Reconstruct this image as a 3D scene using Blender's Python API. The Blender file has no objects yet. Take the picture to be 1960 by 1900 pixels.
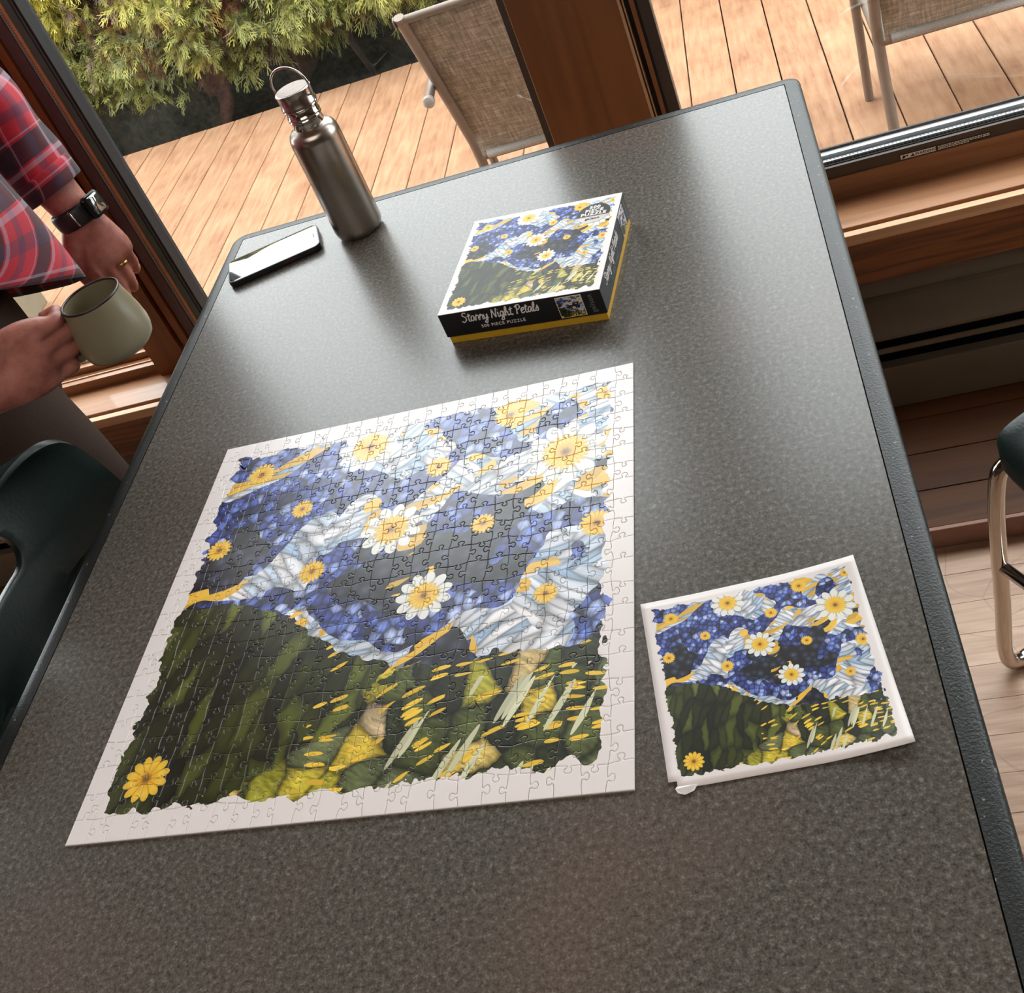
import bpy, bmesh, math, random
import numpy as np
from mathutils import Vector, Matrix, noise
PI = math.pi
rnd = random.Random(7)
scene = bpy.context.scene
COL = scene.collection
TZ = 0.74      # table height: everything below is measured from the table top, then lifted by TZ at the end

# ------------------------------------------------------------------ camera
CAM_R = ((0.9305656, 0.0986, -0.3526), (-0.2194, -0.6208, -0.7526), (-0.2931, 0.7777, -0.5561))
CAM_C = Vector((0.7132, -0.4966, 0.7606 + TZ))
F_PX, CX, CY = 2233.947, 889.2485, 698.8671
cd = bpy.data.cameras.new('camera'); cam = bpy.data.objects.new('camera', cd); COL.objects.link(cam)
rx, ry, rz = (Vector(r) for r in CAM_R)
m3 = Matrix((rx, -ry, -rz)).transposed()
cam.matrix_world = Matrix.Translation(CAM_C) @ m3.to_4x4()
cd.sensor_width = 36; cd.lens = 36 * F_PX / 1960
cd.shift_x = (980 - CX) / 1960; cd.shift_y = (CY - 950) / 1960
cd.clip_start = 0.02; cd.clip_end = 200
scene.camera = cam

# ------------------------------------------------------------------ world, fill light, exposure
world = bpy.data.worlds.new('overcast_sky'); scene.world = world; world.use_nodes = True
wn = world.node_tree.nodes; wl = world.node_tree.links; wn.clear()
wo = wn.new('ShaderNodeOutputWorld'); wb = wn.new('ShaderNodeBackground')
wb.inputs['Color'].default_value = (0.95, 0.97, 1.0, 1); wb.inputs['Strength'].default_value = 2.45
wl.new(wb.outputs[0], wo.inputs[0])
def area(name, loc, size, energy, color, rot=(0, 0, 0)):
    l = bpy.data.lights.new(name, 'AREA'); l.shape = 'RECTANGLE'; l.size, l.size_y = size
    l.energy = energy; l.color = color
    o = bpy.data.objects.new(name, l); COL.objects.link(o); o.location = loc; o.rotation_euler = rot
    return o
area('room_fill_light', (0.3, -1.2, 1.62 + TZ), (1.8, 1.8), 8, (1.0, 0.93, 0.84))  # added fill below the ceiling to brighten the room; no lamp hangs there
scene.view_settings.view_transform = 'Standard'; scene.view_settings.look = 'None'
scene.view_settings.gamma = 1; scene.view_settings.use_curve_mapping = False
scene.view_settings.exposure = 1.65

# ------------------------------------------------------------------ shader helpers
class N:
    """small node-graph writer"""
    def __init__(s, tree): s.t = tree; s.n = tree.nodes; s.l = tree.links
    def new(s, kind, **kw):
        o = s.n.new(kind)
        for k, v in kw.items(): setattr(o, k, v)
        return o
    def put(s, sock, v):
        if isinstance(v, bpy.types.NodeSocket): s.l.new(v, sock)
        elif v is not None:
            if hasattr(sock.default_value, '__len__') and not hasattr(v, '__len__'): v = (v,) * len(sock.default_value)
            if hasattr(sock.default_value, '__len__') and len(sock.default_value) == 4 and len(v) == 3: v = (*v, 1)
            sock.default_value = v
    def m(s, op, a, b=None, c=None, clamp=False):
        o = s.new('ShaderNodeMath', operation=op, use_clamp=clamp)
        for i, v in enumerate((a, b, c)):
            if v is not None: s.put(o.inputs[i], v)
        return o.outputs[0]
    def v(s, op, a, b=None, sc=None):
        o = s.new('ShaderNodeVectorMath', operation=op); s.put(o.inputs[0], a)
        if b is not None: s.put(o.inputs[1], b)
        if sc is not None: s.put(o.inputs['Scale'], sc)
        return o.outputs['Value'] if op in ('LENGTH', 'DISTANCE', 'DOT_PRODUCT') else o.outputs[0]
    def xyz(s, v): o = s.new('ShaderNodeSeparateXYZ'); s.put(o.inputs[0], v); return o.outputs
    def comb(s, x, y, z=0.0):
        o = s.new('ShaderNodeCombineXYZ')
        for i, q in enumerate((x, y, z)): s.put(o.inputs[i], q)
        return o.outputs[0]
    def mix(s, f, a, b, blend='MIX'):
        o = s.new('ShaderNodeMix', data_type='RGBA', blend_type=blend)
        s.put(o.inputs[0], f); s.put(o.inputs[6], a); s.put(o.inputs[7], b); return o.outputs[2]
    def noise(s, vec, scale, detail=2, rough=0.5, dist=0.0):
        o = s.new('ShaderNodeTexNoise'); s.put(o.inputs['Vector'], vec); o.inputs['Scale'].default_value = scale
        o.inputs['Detail'].default_value = detail; o.inputs['Roughness'].default_value = rough
        o.inputs['Distortion'].default_value = dist; return o.outputs['Fac'], o.outputs['Color']
    def vor(s, vec, scale, feature='F1', rand=1.0, dim='2D'):
        o = s.new('ShaderNodeTexVoronoi', voronoi_dimensions=dim, feature=feature); s.put(o.inputs['Vector'], vec)
        o.inputs['Scale'].default_value = scale
        o.inputs['Randomness'].default_value = rand; return o
    def ramp(s, fac, stops, interp='LINEAR'):
        o = s.new('ShaderNodeValToRGB'); s.put(o.inputs[0], fac); r = o.color_ramp; r.interpolation = interp
        while len(r.elements) < len(stops): r.elements.new(0.5)
        for e, (p, c) in zip(r.elements, stops): e.position = p; e.color = (*c, 1) if len(c) == 3 else c
        return o.outputs[0]
    def mapr(s, v, a, b, c=0.0, d=1.0, smooth=False):
        o = s.new('ShaderNodeMapRange', interpolation_type='SMOOTHSTEP' if smooth else 'LINEAR')
        for i, q in enumerate((v, a, b, c, d)): s.put(o.inputs[i], q)
        return o.outputs[0]
    def bump(s, h, strength=0.3, dist=0.001, normal=None):
        o = s.new('ShaderNodeBump'); o.inputs['Strength'].default_value = strength; o.inputs['Distance'].default_value = dist
        s.put(o.inputs['Height'], h)
        if normal is not None: s.put(o.inputs['Normal'], normal)
        return o.outputs[0]
MATS = {}
def srgb(r, g, b):
    f = lambda c: (c / 255 / 12.92) if c / 255 <= 0.04045 else ((c / 255 + 0.055) / 1.055) ** 2.4
    return (f(r), f(g), f(b))
def mat(name, build, **base):
    """build(n, bsdf) fills a principled material"""
    if name in MATS: return MATS[name]
    m = bpy.data.materials.new(name); m.use_nodes = True; t = m.node_tree; t.nodes.clear(); n = N(t)
    o = n.new('ShaderNodeOutputMaterial'); b = n.new('ShaderNodeBsdfPrincipled'); t.links.new(b.outputs[0], o.inputs[0])
    for k, v in base.items(): n.put(b.inputs[k.replace('_', ' ')], v)
    if build: build(n, b)
    MATS[name] = m; return m
def simple(name, color, rough=0.5, metal=0.0, var=0.12, scale=60, bump=0.0, spec=0.5):
    def f(n, b):
        co = n.new('ShaderNodeTexCoord').outputs['Object']
        nf, _ = n.noise(co, scale, 3)
        k = n.mapr(nf, 0.3, 0.7, 1 - var, 1 + var)
        c = n.v('SCALE', color, sc=k); n.put(b.inputs['Base Color'], c)
        n.put(b.inputs['Roughness'], rough); n.put(b.inputs['Metallic'], metal)
        n.put(b.inputs['Specular IOR Level'], spec)
        if bump: n.put(b.inputs['Normal'], n.bump(nf, bump, 0.002))
    return mat(name, f)
def wood(name, c1, c2, axis=0, scale=9, rough=0.45, stretch=0.06, coat=0.0):
    """grain runs along the given object axis"""
    def f(n, b):
        tc = n.new('ShaderNodeTexCoord').outputs['Object']
        info = n.new('ShaderNodeObjectInfo').outputs['Random']
        s = [1, 1, 1]; s[axis] = stretch
        p = n.v('MULTIPLY', tc, tuple(s)); p = n.v('ADD', p, n.comb(n.m('MULTIPLY', info, 13.7), n.m('MULTIPLY', info, 7.1), n.m('MULTIPLY', info, 3.3)))
        a, _ = n.noise(p, scale, 3, 0.5, 0.6)
        rings = n.m('SINE', n.m('MULTIPLY', a, 42.0)); rings = n.mapr(rings, -1, 1, 0, 1)
        fine, _ = n.noise(n.v('MULTIPLY', tc, tuple(6 if q == 1 else 0.15 for q in s)), 60, 3)
        k = n.m('ADD', n.m('MULTIPLY', rings, 0.55), n.m('MULTIPLY', fine, 0.55), clamp=True)
        c = n.mix(k, c1, c2)
        v = n.mapr(info, 0, 1, 0.86, 1.12)
        n.put(b.inputs['Base Color'], n.v('SCALE', c, sc=v)); n.put(b.inputs['Roughness'], rough)
        n.put(b.inputs['Coat Weight'], coat)
        n.put(b.inputs['Normal'], n.bump(k, 0.12, 0.0006))
    return mat(name, f)

# ------------------------------------------------------------------ mesh helpers
def link(o, parent=None):
    COL.objects.link(o)
    if parent is not None: o.parent = parent
    return o
def tag(o, label=None, cat=None, group=None, kind=None):
    if label: o['label'] = label
    if cat: o['category'] = cat
    if group: o['group'] = group
    if kind: o['kind'] = kind
    return o
def empty(name, loc=(0, 0, 0), rz=0.0, parent=None):
    o = bpy.data.objects.new(name, None); o.empty_display_size = 0.05; o.location = loc; o.rotation_euler = (0, 0, rz)
    return link(o, parent)
def mesh_obj(name, verts, faces, m=None, parent=None, smooth=False, uvs=None, loc=None, rot=None):
    me = bpy.data.meshes.new(name); me.from_pydata([tuple(v) for v in verts], [], faces)
    if uvs is not None:
        l = me.uv_layers.new(name='UVMap')
        for i, lp in enumerate(me.loops): l.data[i].uv = uvs[lp.vertex_index] if not callable(uvs) else uvs(me.vertices[lp.vertex_index].co)
    if m is not None:
        for mm in (m if isinstance(m, (list, tuple)) else [m]): me.materials.append(mm)
    if smooth: me.shade_smooth()
    me.update()
    o = bpy.data.objects.new(name, me)
    if loc is not None: o.location = loc
    if rot is not None: o.rotation_euler = rot
    return link(o, parent)
class MB:
    def __init__(s): s.v = []; s.f = []; s.mi = []
    def add(s, vs, fs, mi=0):
        k = len(s.v); s.v += [Vector(q) for q in vs]; s.f += [tuple(i + k for i in q) for q in fs]; s.mi += [mi] * len(fs)
    def box(s, x0, x1, y0, y1, z0, z1, bev=0.0, mi=0, mtx=None):
        if bev <= 0:
            vs = [(x, y, z) for z in (z0, z1) for y in (y0, y1) for x in (x0, x1)]
            fs = [(0, 2, 3, 1), (4, 5, 7, 6), (0, 1, 5, 4), (2, 6, 7, 3), (0, 4, 6, 2), (1, 3, 7, 5)]
        else:
            bm = bmesh.new(); bmesh.ops.create_cube(bm, size=1)
            for v in bm.verts: v.co = Vector(((x0 + x1) / 2 + v.co.x * (x1 - x0), (y0 + y1) / 2 + v.co.y * (y1 - y0), (z0 + z1) / 2 + v.co.z * (z1 - z0)))
            bmesh.ops.bevel(bm, geom=bm.edges[:], offset=bev, segments=2, affect='EDGES', profile=0.5)
            vs = [v.co.copy() for v in bm.verts]; fs = [tuple(v.index for v in f.verts) for f in bm.faces]; bm.free()
        if mtx is not None: vs = [mtx @ Vector(q) for q in vs]
        s.add(vs, fs, mi)
    def tube(s, pts, r, n=10, caps=True, flat=1.0, mi=0, up=None):
        pts = [Vector(p) for p in pts]; rr = r if isinstance(r, (list, tuple)) else [r] * len(pts)
        prev = None; rings = []
        for i, p in enumerate(pts):
            t = (pts[min(i + 1, len(pts) - 1)] - pts[max(i - 1, 0)]).normalized()
            if prev is None:
                u = Vector(up) if up is not None else (Vector((0, 0, 1)) if abs(t.z) < 0.9 else Vector((1, 0, 0)))
                a = t.cross(u).normalized()
            else: a = (prev - t * prev.dot(t)).normalized()
            prev = a; b = t.cross(a)
            rings.append([p + a * math.cos(q * 2 * PI / n) * rr[i] + b * math.sin(q * 2 * PI / n) * rr[i] * flat for q in range(n)])
        s.loft(rings, caps, mi)
    def loft(s, rings, caps=True, mi=0):
        n = len(rings[0]); vs = [q for rg in rings for q in rg]; fs = []
        for i in range(len(rings) - 1):
            for j in range(n):
                fs.append((i * n + j, i * n + (j + 1) % n, (i + 1) * n + (j + 1) % n, (i + 1) * n + j))
        if caps: fs += [tuple(range(n))[::-1], tuple((len(rings) - 1) * n + j for j in range(n))]
        s.add(vs, fs, mi)
    def lathe(s, prof, n=48, mtx=None, mi=0, caps=True):
        rings = [[Vector((r * math.cos(q * 2 * PI / n), r * math.sin(q * 2 * PI / n), z)) for q in range(n)] for r, z in prof]
        if mtx is not None: rings = [[mtx @ p for p in rg] for rg in rings]
        s.loft(rings, caps, mi)
    def build(s, name, m=None, parent=None, smooth=False, angle=None, loc=None, rot=None):
        o = mesh_obj(name, s.v, s.f, m, parent, False, None, loc, rot)
        for p, i in zip(o.data.polygons, s.mi): p.material_index = i
        bm = bmesh.new(); bm.from_mesh(o.data); bmesh.ops.recalc_face_normals(bm, faces=bm.faces); bm.to_mesh(o.data); bm.free()
        if smooth:
            o.data.shade_smooth()
            if angle is not None: o.data.set_sharp_from_angle(angle=math.radians(angle))
        return o
def box_obj(name, x0, x1, y0, y1, z0, z1, m, parent=None, bev=0.0):
    c = Vector(((x0 + x1) / 2, (y0 + y1) / 2, (z0 + z1) / 2)); b = MB()
    b.box(x0 - c.x, x1 - c.x, y0 - c.y, y1 - c.y, z0 - c.z, z1 - c.z, bev)
    return b.build(name, m, parent, loc=c)
def catmull(pts, k=6):
    P = [Vector(p) for p in pts]; P = [P[0] * 2 - P[1]] + P + [P[-1] * 2 - P[-2]]; out = []
    for i in range(1, len(P) - 2):
        for j in range(k):
            t = j / k; a, b, c, d = P[i - 1:i + 3]
            out.append(0.5 * ((2 * b) + (c - a) * t + (2 * a - 5 * b + 4 * c - d) * t * t + (3 * b - a - 3 * c + d) * t ** 3))
    return out + [P[-2]]
def text_obj(name, s, size, m, parent, mtx, depth=0.0001, shear=0.0, spacing=1.0, bold=0.0, align='CENTER', line=1.0):
    c = bpy.data.curves.new(name, 'FONT'); c.body = s; c.size = size; c.extrude = depth; c.shear = shear
    c.align_x = align; c.align_y = 'CENTER'; c.space_character = spacing; c.offset = bold; c.resolution_u = 3; c.space_line = line
    o = bpy.data.objects.new(name, c); c.materials.append(m); link(o)
    dg = bpy.context.evaluated_depsgraph_get(); me = bpy.data.meshes.new_from_object(o.evaluated_get(dg))
    bpy.data.objects.remove(o); me.name = name
    o2 = bpy.data.objects.new(name, me); link(o2, parent); o2.matrix_local = mtx
    return o2
def bake(o):
    dg = bpy.context.evaluated_depsgraph_get(); me = bpy.data.meshes.new_from_object(o.evaluated_get(dg))
    o.modifiers.clear(); old = o.data; o.data = me; me.name = old.name; return o

# ------------------------------------------------------------------ materials of the setting
M_WOODH = wood('varnished_fir_sill', srgb(132, 84, 52), srgb(176, 126, 86), 0, 7, 0.38, coat=0.25)
M_APRON = wood('varnished_fir_apron', srgb(76, 40, 18), srgb(150, 88, 44), 0, 16, 0.45)
M_WOODV = wood('varnished_fir_post', srgb(124, 74, 40), srgb(152, 96, 54), 2, 7, 0.5)
M_WOODL = wood('varnished_fir_stile', srgb(112, 60, 26), srgb(150, 86, 42), 2, 7, 0.45)
M_EDGE = wood('pale_edge_wood', srgb(196, 146, 104), srgb(230, 186, 146), 0, 9, 0.4)
M_EDGEV = wood('pale_edge_wood_upright', srgb(186, 140, 100), srgb(222, 178, 138), 2, 9, 0.4)
M_TAUPE = simple('taupe_metal', srgb(74, 62, 54), 0.5, 0.0, 0.08, 30)
M_PURP = simple('brown_sash_metal', srgb(92, 66, 68), 0.5, 0.0, 0.06, 30)
M_GREENG = simple('grey_green_metal', srgb(84, 96, 92), 0.45, 0.0, 0.06, 30)
M_COPPER = simple('copper_spacer', srgb(206, 150, 112), 0.4, 0.0, 0.08, 40)
M_BLACK = simple('black_rubber', (0.008, 0.008, 0.009), 0.6, 0, 0.2, 80)
M_STEELG = simple('grey_window_bead', srgb(176, 178, 182), 0.35, 0.3, 0.06, 30)
M_WHITEP = simple('cream_sash_paint', srgb(232, 222, 205), 0.4, 0, 0.04, 20)
M_WALL = simple('beige_wall_paint', srgb(112, 102, 88), 0.7, 0, 0.05, 12, 0.15)
M_CEIL = simple('ceiling_paint', srgb(150, 128, 104), 0.8, 0, 0.03, 9)
M_HEAT = simple('beige_heater_enamel', srgb(112, 100, 84), 0.45, 0, 0.06, 14)
def f_glass():
    m = bpy.data.materials.new('clear_glass'); m.use_nodes = True; t = m.node_tree; t.nodes.clear(); n = N(t)
    o = n.new('ShaderNodeOutputMaterial'); tr = n.new('ShaderNodeBsdfTransparent'); gl = n.new('ShaderNodeBsdfGlossy')
    gl.inputs['Roughness'].default_value = 0.02; tr.inputs[0].default_value = (0.95, 0.97, 0.96, 1)
    fr = n.new('ShaderNodeLayerWeight'); fr.inputs['Blend'].default_value = 0.5; mx = n.new('ShaderNodeMixShader')
    k = n.mapr(n.m('POWER', fr.outputs['Facing'], 5.0), 0, 1, 0.05, 1.0)
    n.l.new(k, mx.inputs[0]); n.l.new(tr.outputs[0], mx.inputs[1]); n.l.new(gl.outputs[0], mx.inputs[2]); n.l.new(mx.outputs[0], o.inputs[0])
    return m
M_GLASS = f_glass()
def f_deck(n, b):
    tc = n.new('ShaderNodeTexCoord').outputs['Object']; info = n.new('ShaderNodeObjectInfo').outputs['Random']
    p = n.v('ADD', tc, n.comb(n.m('MULTIPLY', info, 9.0), n.m('MULTIPLY', info, 31.0), 0))
    a, _ = n.noise(n.v('MULTIPLY', p, (1.0, 0.12, 1)), 55, 4, 0.6)
    bl, _ = n.noise(p, 5.5, 3, 0.6)
    br, _ = n.noise(n.v('MULTIPLY', p, (0.18, 1.6, 1)), 130, 2, 0.5)
    k = n.m('ADD', n.m('MULTIPLY', a, 0.55), n.m('MULTIPLY', bl, 0.45))
    c = n.ramp(k, [(0.32, srgb(130, 88, 63)), (0.5, srgb(156, 116, 86)), (0.68, srgb(172, 136, 106))])
    spot, _ = n.noise(n.v('MULTIPLY', p, (1, 0.35, 1)), 38, 2, 0.5)
    c = n.mix(n.mapr(spot, 0.66, 0.74, 0, 0.35), c, srgb(150, 84, 66))
    n.put(b.inputs['Base Color'], n.v('SCALE', c, sc=n.mapr(info, 0, 1, 0.93, 1.06)))
    n.put(b.inputs['Roughness'], 0.7); n.put(b.inputs['Normal'], n.bump(n.m('ADD', br, a), 0.4, 0.0012))
M_DECK = mat('redwood_deck_composite', f_deck)
def f_floor(n, b):
    tc = n.new('ShaderNodeTexCoord').outputs['Object']; info = n.new('ShaderNodeObjectInfo').outputs['Random']
    p = n.v('ADD', tc, n.comb(n.m('MULTIPLY', info, 19.0), n.m('MULTIPLY', info, 5.0), 0))
    a, _ = n.noise(n.v('MULTIPLY', p, (0.08, 1, 1)), 70, 4, 0.6)
    c = n.ramp(a, [(0.3, srgb(160, 122, 96)), (0.55, srgb(190, 154, 126)), (0.75, srgb(202, 170, 144))])
    geo = n.new('ShaderNodeNewGeometry').outputs['Position']
    sc = n.vor(n.v('MULTIPLY', n.v('ADD', geo, n.noise(geo, 2.2, 2)[1]), (1, 1, 0)), 3.2, 'DISTANCE_TO_EDGE').outputs['Distance']
    c = n.mix(n.mapr(sc, 0.002, 0.006, 0.35, 0), c, srgb(120, 86, 66))
    n.put(b.inputs['Base Color'], n.v('SCALE', c, sc=n.mapr(info, 0, 1, 0.9, 1.06)))
    n.put(b.inputs['Roughness'], 0.4); n.put(b.inputs['Normal'], n.bump(a, 0.1, 0.0006))
M_FLOOR = mat('pale_maple_strip', f_floor)
M_DARKW = wood('dark_stained_boards', srgb(62, 34, 14), srgb(98, 58, 26), 0, 10, 0.7)
M_NOSE = simple('worn_brown_nosing', srgb(150, 108, 92), 0.5, 0, 0.1, 30)

# ------------------------------------------------------------------ room shell
def struct(o): o['kind'] = 'structure'; return o
XL, XR, YB, YW, ZF, ZC, HEAD = -2.7, 2.7, -3.3, 1.19, -0.74, 1.66, 1.12
FL = struct(empty('floor', (0, 0, ZF)))
box_obj('subfloor', XL - .1, XR + .1, YB - .1, YW + .2, -0.06, -0.016, M_NOSE, FL)
row = 0; y = 0.827
while y > -0.75:
    x = XL + rnd.uniform(-0.5, 0)
    while x < XR:
        L = rnd.uniform(0.55, 1.15); x1 = min(x + L, XR)
        if x1 > XL + .05: box_obj('floor_board', max(x, XL), x1 - 0.0008, y - 0.0559, y, -0.014, rnd.uniform(-0.0004, 0), M_FLOOR, FL)
        x += L
    y -= 0.0567
rest = MB()
while y > YB:
    x = XL
    while x < XR:
        L = rnd.uniform(0.55, 1.15); rest.box(x, min(x + L, XR) - 0.001, y - 0.0559, y, -0.014, 0); x += L
    y -= 0.0567
o = rest.build('floor_boards_behind', M_FLOOR, FL); o['kind'] = 'stuff'
PL = struct(empty('trim_4', (0, 1.0, ZF)))
for i, (a, b_) in enumerate(((0.835, 0.915), (0.917, 1.0), (1.002, 1.085), (1.087, 1.19))):
    for (xa, xb) in ((XL, -1.35), (-1.349, -0.2 + 0.2 * i), (-0.199 + 0.2 * i, 1.3 + 0.17 * i), (1.301 + 0.17 * i, XR)):
        box_obj('dark_board', xa, xb, a - 1.0, b_ - 1.0, 0.0, 0.04, M_DARKW, PL, 0.001)
box_obj('nosing', XL, XR, 0.827 - 1.0, 0.8345 - 1.0, 0, 0.0405, M_NOSE, PL, 0.001)
def wall(name, x0, x1, y0, y1, z0, z1, m=M_WALL): return struct(box_obj(name, x0, x1, y0, y1, z0, z1, m))
M_DIM = simple('brown_wall_paneling', srgb(96, 78, 62), 0.6, 0, 0.08, 6)
wall('wall_left', XL - .1, XL, YB, 1.19, ZF, ZC, M_DIM); wall('wall_right', XR, XR + .1, YB, 1.19, ZF, ZC, M_DIM)
wall('wall_back', XL - .1, XR + .1, YB - .1, YB, ZF, ZC, M_DIM)
wall('ceiling', XL - .1, XR + .1, YB - .1, 1.6, ZC, ZC + .08, M_CEIL)
wall('wall_front', XL - .1, XR + .1, 1.192, 1.36, -1.0, -0.44)
wall('trim_5', XL - .1, XR + .1, 1.192, 1.36, HEAD, ZC, M_CEIL)

# sill (trim_1), apron (trim_2), heater (a thing fixed to the wall)
T1 = struct(empty('trim_1', (0, 1.2, -0.345)))
box_obj('sill_board', XL, XR, -0.022, 0.068, -0.024, 0, M_WOODH, T1, 0.0015)
box_obj('sill_nosing', XL, XR, -0.042, -0.027, -0.024, -0.004, M_EDGE, T1, 0.0012)
T2 = struct(box_obj('trim_2', XL, XR, 1.160, 1.191, -0.4505, -0.369, M_APRON, None, 0.0015))
H = empty('baseboard_heater', (0, 1.19, ZF)); tag(H, 'long beige baseboard heater with a black slot along the wall under the window sill', 'heater')
hb = MB()
hb.add([(XL, 0.0, .235), (XR, 0.0, .235), (XR, -.008, .232), (XL, -.008, .232), (XR, -.066, .198), (XL, -.066, .198), (XR, -.066, .192), (XL, -.066, .192), (XR, 0, .215), (XL, 0, .215)],
       [(0, 1, 2, 3), (3, 2, 4, 5), (5, 4, 6, 7), (7, 6, 8, 9)]); hb.build('top_cover', M_HEAT, H)
box_obj('damper_blade', XL, XR, -.069, -.066, .166, .176, M_HEAT, H)
b = MB(); b.box(XL, XR, -.070, -.064, .044, .134, 0.0015); b.box(XL, XR, -.064, -.05, .130, .134); b.build('front_panel', M_HEAT, H)
b = MB()
for i in range(170): b.box(XL + .05 + i * .031, XL + .052 + i * .031, -.058, -.004, .06, .125)
o = b.build('heating_fins', simple('dull_fins', srgb(60, 58, 55), 0.5, 0.8), H); o['kind'] = 'stuff'
b = MB(); b.box(XL, XR, -.004, 0, .05, .22); b.build('back_plate', M_BLACK, H)  # plate black and fins dark, colouring in the shade inside the slot

# ------------------------------------------------------------------ windows
def vbar(nm, x0, x1, y0, y1, m, parent, z0=-0.30, z1=HEAD): return box_obj(nm, x0, x1, y0, y1, z0, z1, m, parent, 0.0006)
YG = 1.29
W3 = struct(empty('window_3'))
box_obj('bottom_rail', .548, XR, 1.265, 1.30, -.345, -.302, M_WOODH, W3, .001)
box_obj('metal_strip', .575, XR, 1.268, 1.275, -.302, -.2815, M_TAUPE, W3, .0005)
box_obj('gasket', .575, XR, 1.2755, 1.280, -.302, -.2800, M_BLACK, W3)
b = MB(); b.box(.575, XR, 1.2805, 1.2875, -.302, -.2755, .0006); b.build('glazing_bead', M_STEELG, W3)
b = MB()
for i in range(340):
    x = .580 + i * .0062
    b.box(x, x + .0022, 1.2802, 1.2806, -.2800, -.2784)
    b.box(x, x + .0022, 1.2835, 1.2850, -.2756, -.2752)
o = b.build('bead_perforations', M_BLACK, W3); o['kind'] = 'stuff'
box_obj('outer_bead', .575, XR, 1.2925, 1.305, -.302, -.2700, M_STEELG, W3, .0006)
box_obj('outer_gasket', .575, XR, 1.305, 1.309, -.302, -.2655, M_BLACK, W3)
vbar('metal_stile', .557, .575, 1.262, 1.30, M_TAUPE, W3); vbar('gasket', .553, .557, 1.263, 1.28, M_BLACK, W3)
vbar('wood_stile', .546, .553, 1.256, 1.29, M_WOODV, W3)
box_obj('glass_pane', .575, XR, YG - .001, YG + .001, -.29, HEAD, M_GLASS, W3)
# warning sticker on the metal strip
LB = box_obj('warning_label', .8905, 1.0305, 1.2672, 1.2679, -.3000, -.2915, simple('label_black', (0.012, 0.012, 0.012), 0.4), W3)
fm = simple('label_white', srgb(250, 246, 236), 0.6); lk = simple('label_ink', (0.01, 0.01, 0.01), 0.5)
lx = (.8905 + 1.0305) / 2
box_obj('label_panel', .8915 - lx, .9465 - lx, -.0009, -.00045, -.0038, .0038, fm, LB)
FR = Matrix(((1, 0, 0, 0), (0, 0, -1, 0), (0, 1, 0, 0), (0, 0, 0, 1)))
text_obj('lettering', 'WARNING', .0068, lk, LB, Matrix.Translation((.9305 - lx, -.0010, -.0001)) @ FR, bold=.00018)
b = MB(); b.add([(.9065 - lx, -.0010, -.0025), (.9145 - lx, -.0010, -.0025), (.9105 - lx, -.0010, .0030)], [(0, 1, 2)])
b.add([(.893 - lx, -.0010, -.0022), (.897 - lx, -.0010, -.003), (.9 - lx, -.0010, .0005), (.903 - lx, -.0010, -.001), (.9035 - lx, -.0010, .003), (.899 - lx, -.001, .0015), (.896 - lx, -.0010, .0032)], [(0, 1, 2, 3, 4, 5, 6)])
b.build('warning_symbols', lk, LB)
for k in range(3):
    b = MB()
    x = .9495
    r2 = random.Random(k)
    while x < (1.026 if k < 2 else 0.995):
        w = r2.uniform(.0015, .005); b.box(x - lx, x + w - lx, -.0008, -.0004, .0026 - k * .0027 - .0006, .0026 - k * .0027 + .0006); x += w + .0009
    o = b.build('fine_print', fm, LB); o['kind'] = 'stuff'

# post between window_2 and window_3
T3 = struct(empty('trim_3'))
vbar('post_face', .3665, .5285, 1.250, 1.30, M_WOODV, T3, -.345); vbar('edge_bead', .3655, .3665, 1.249, 1.262, M_EDGEV, T3, -.345)
vbar('edge_bead', .5287, .5335, 1.252, 1.29, M_EDGEV, T3, -.345); vbar('groove_liner', .5337, .546, 1.276, 1.30, M_BLACK, T3, -.345)
vbar('thin_bead', .5355, .5380, 1.258, 1.276, M_EDGEV, T3, -.345)
W2 = struct(empty('window_2'))
vbar('metal_stile', .352, .3655, 1.262, 1.30, M_TAUPE, W2)
vbar('gasket', -.3915, -.3865, 1.262, 1.30, M_BLACK, W2); vbar('grey_stop', -.3975, -.3915, 1.266, 1.30, simple('grey_stop', srgb(92, 94, 96), .5), W2)
vbar('green_stop', -.4112, -.3985, 1.264, 1.30, M_GREENG, W2); vbar('copper_spacer', -.4195, -.4114, 1.262, 1.30, M_COPPER, W2)
b = MB()
for i in range(300): z = -.28 + i * .0047; b.box(-.4183, -.4168, 1.2617, 1.2622, z, z + .0016)
o = b.build('spacer_holes', M_BLACK, W2); o['kind'] = 'stuff'
vbar('grey_lip', -.4213, -.4197, 1.259, 1.30, M_STEELG, W2); vbar('sash_cover', -.4425, -.4215, 1.255, 1.30, M_PURP, W2)
vbar('wood_stile', -.4605, -.4455, 1.250, 1.30, M_WOODL, W2); vbar('wood_bead', -.4790, -.4685, 1.246, 1.30, M_WOODL, W2, -.345)
vbar('groove_liner', -.4685, -.4605, 1.268, 1.30, M_BLACK, W2); vbar('groove_liner', -.4455, -.4425, 1.270, 1.30, M_BLACK, W2)
box_obj('bottom_rail', -.4605, .3655, 1.265, 1.30, -.345, -.302, M_WOODH, W2, .001)
box_obj('metal_strip', -.42, .3655, 1.268, 1.30, -.302, -.2815, M_TAUPE, W2, .0005)
box_obj('glass_pane', -.3865, .352, YG - .001, YG + .001, -.29, HEAD, M_GLASS, W2)
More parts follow.
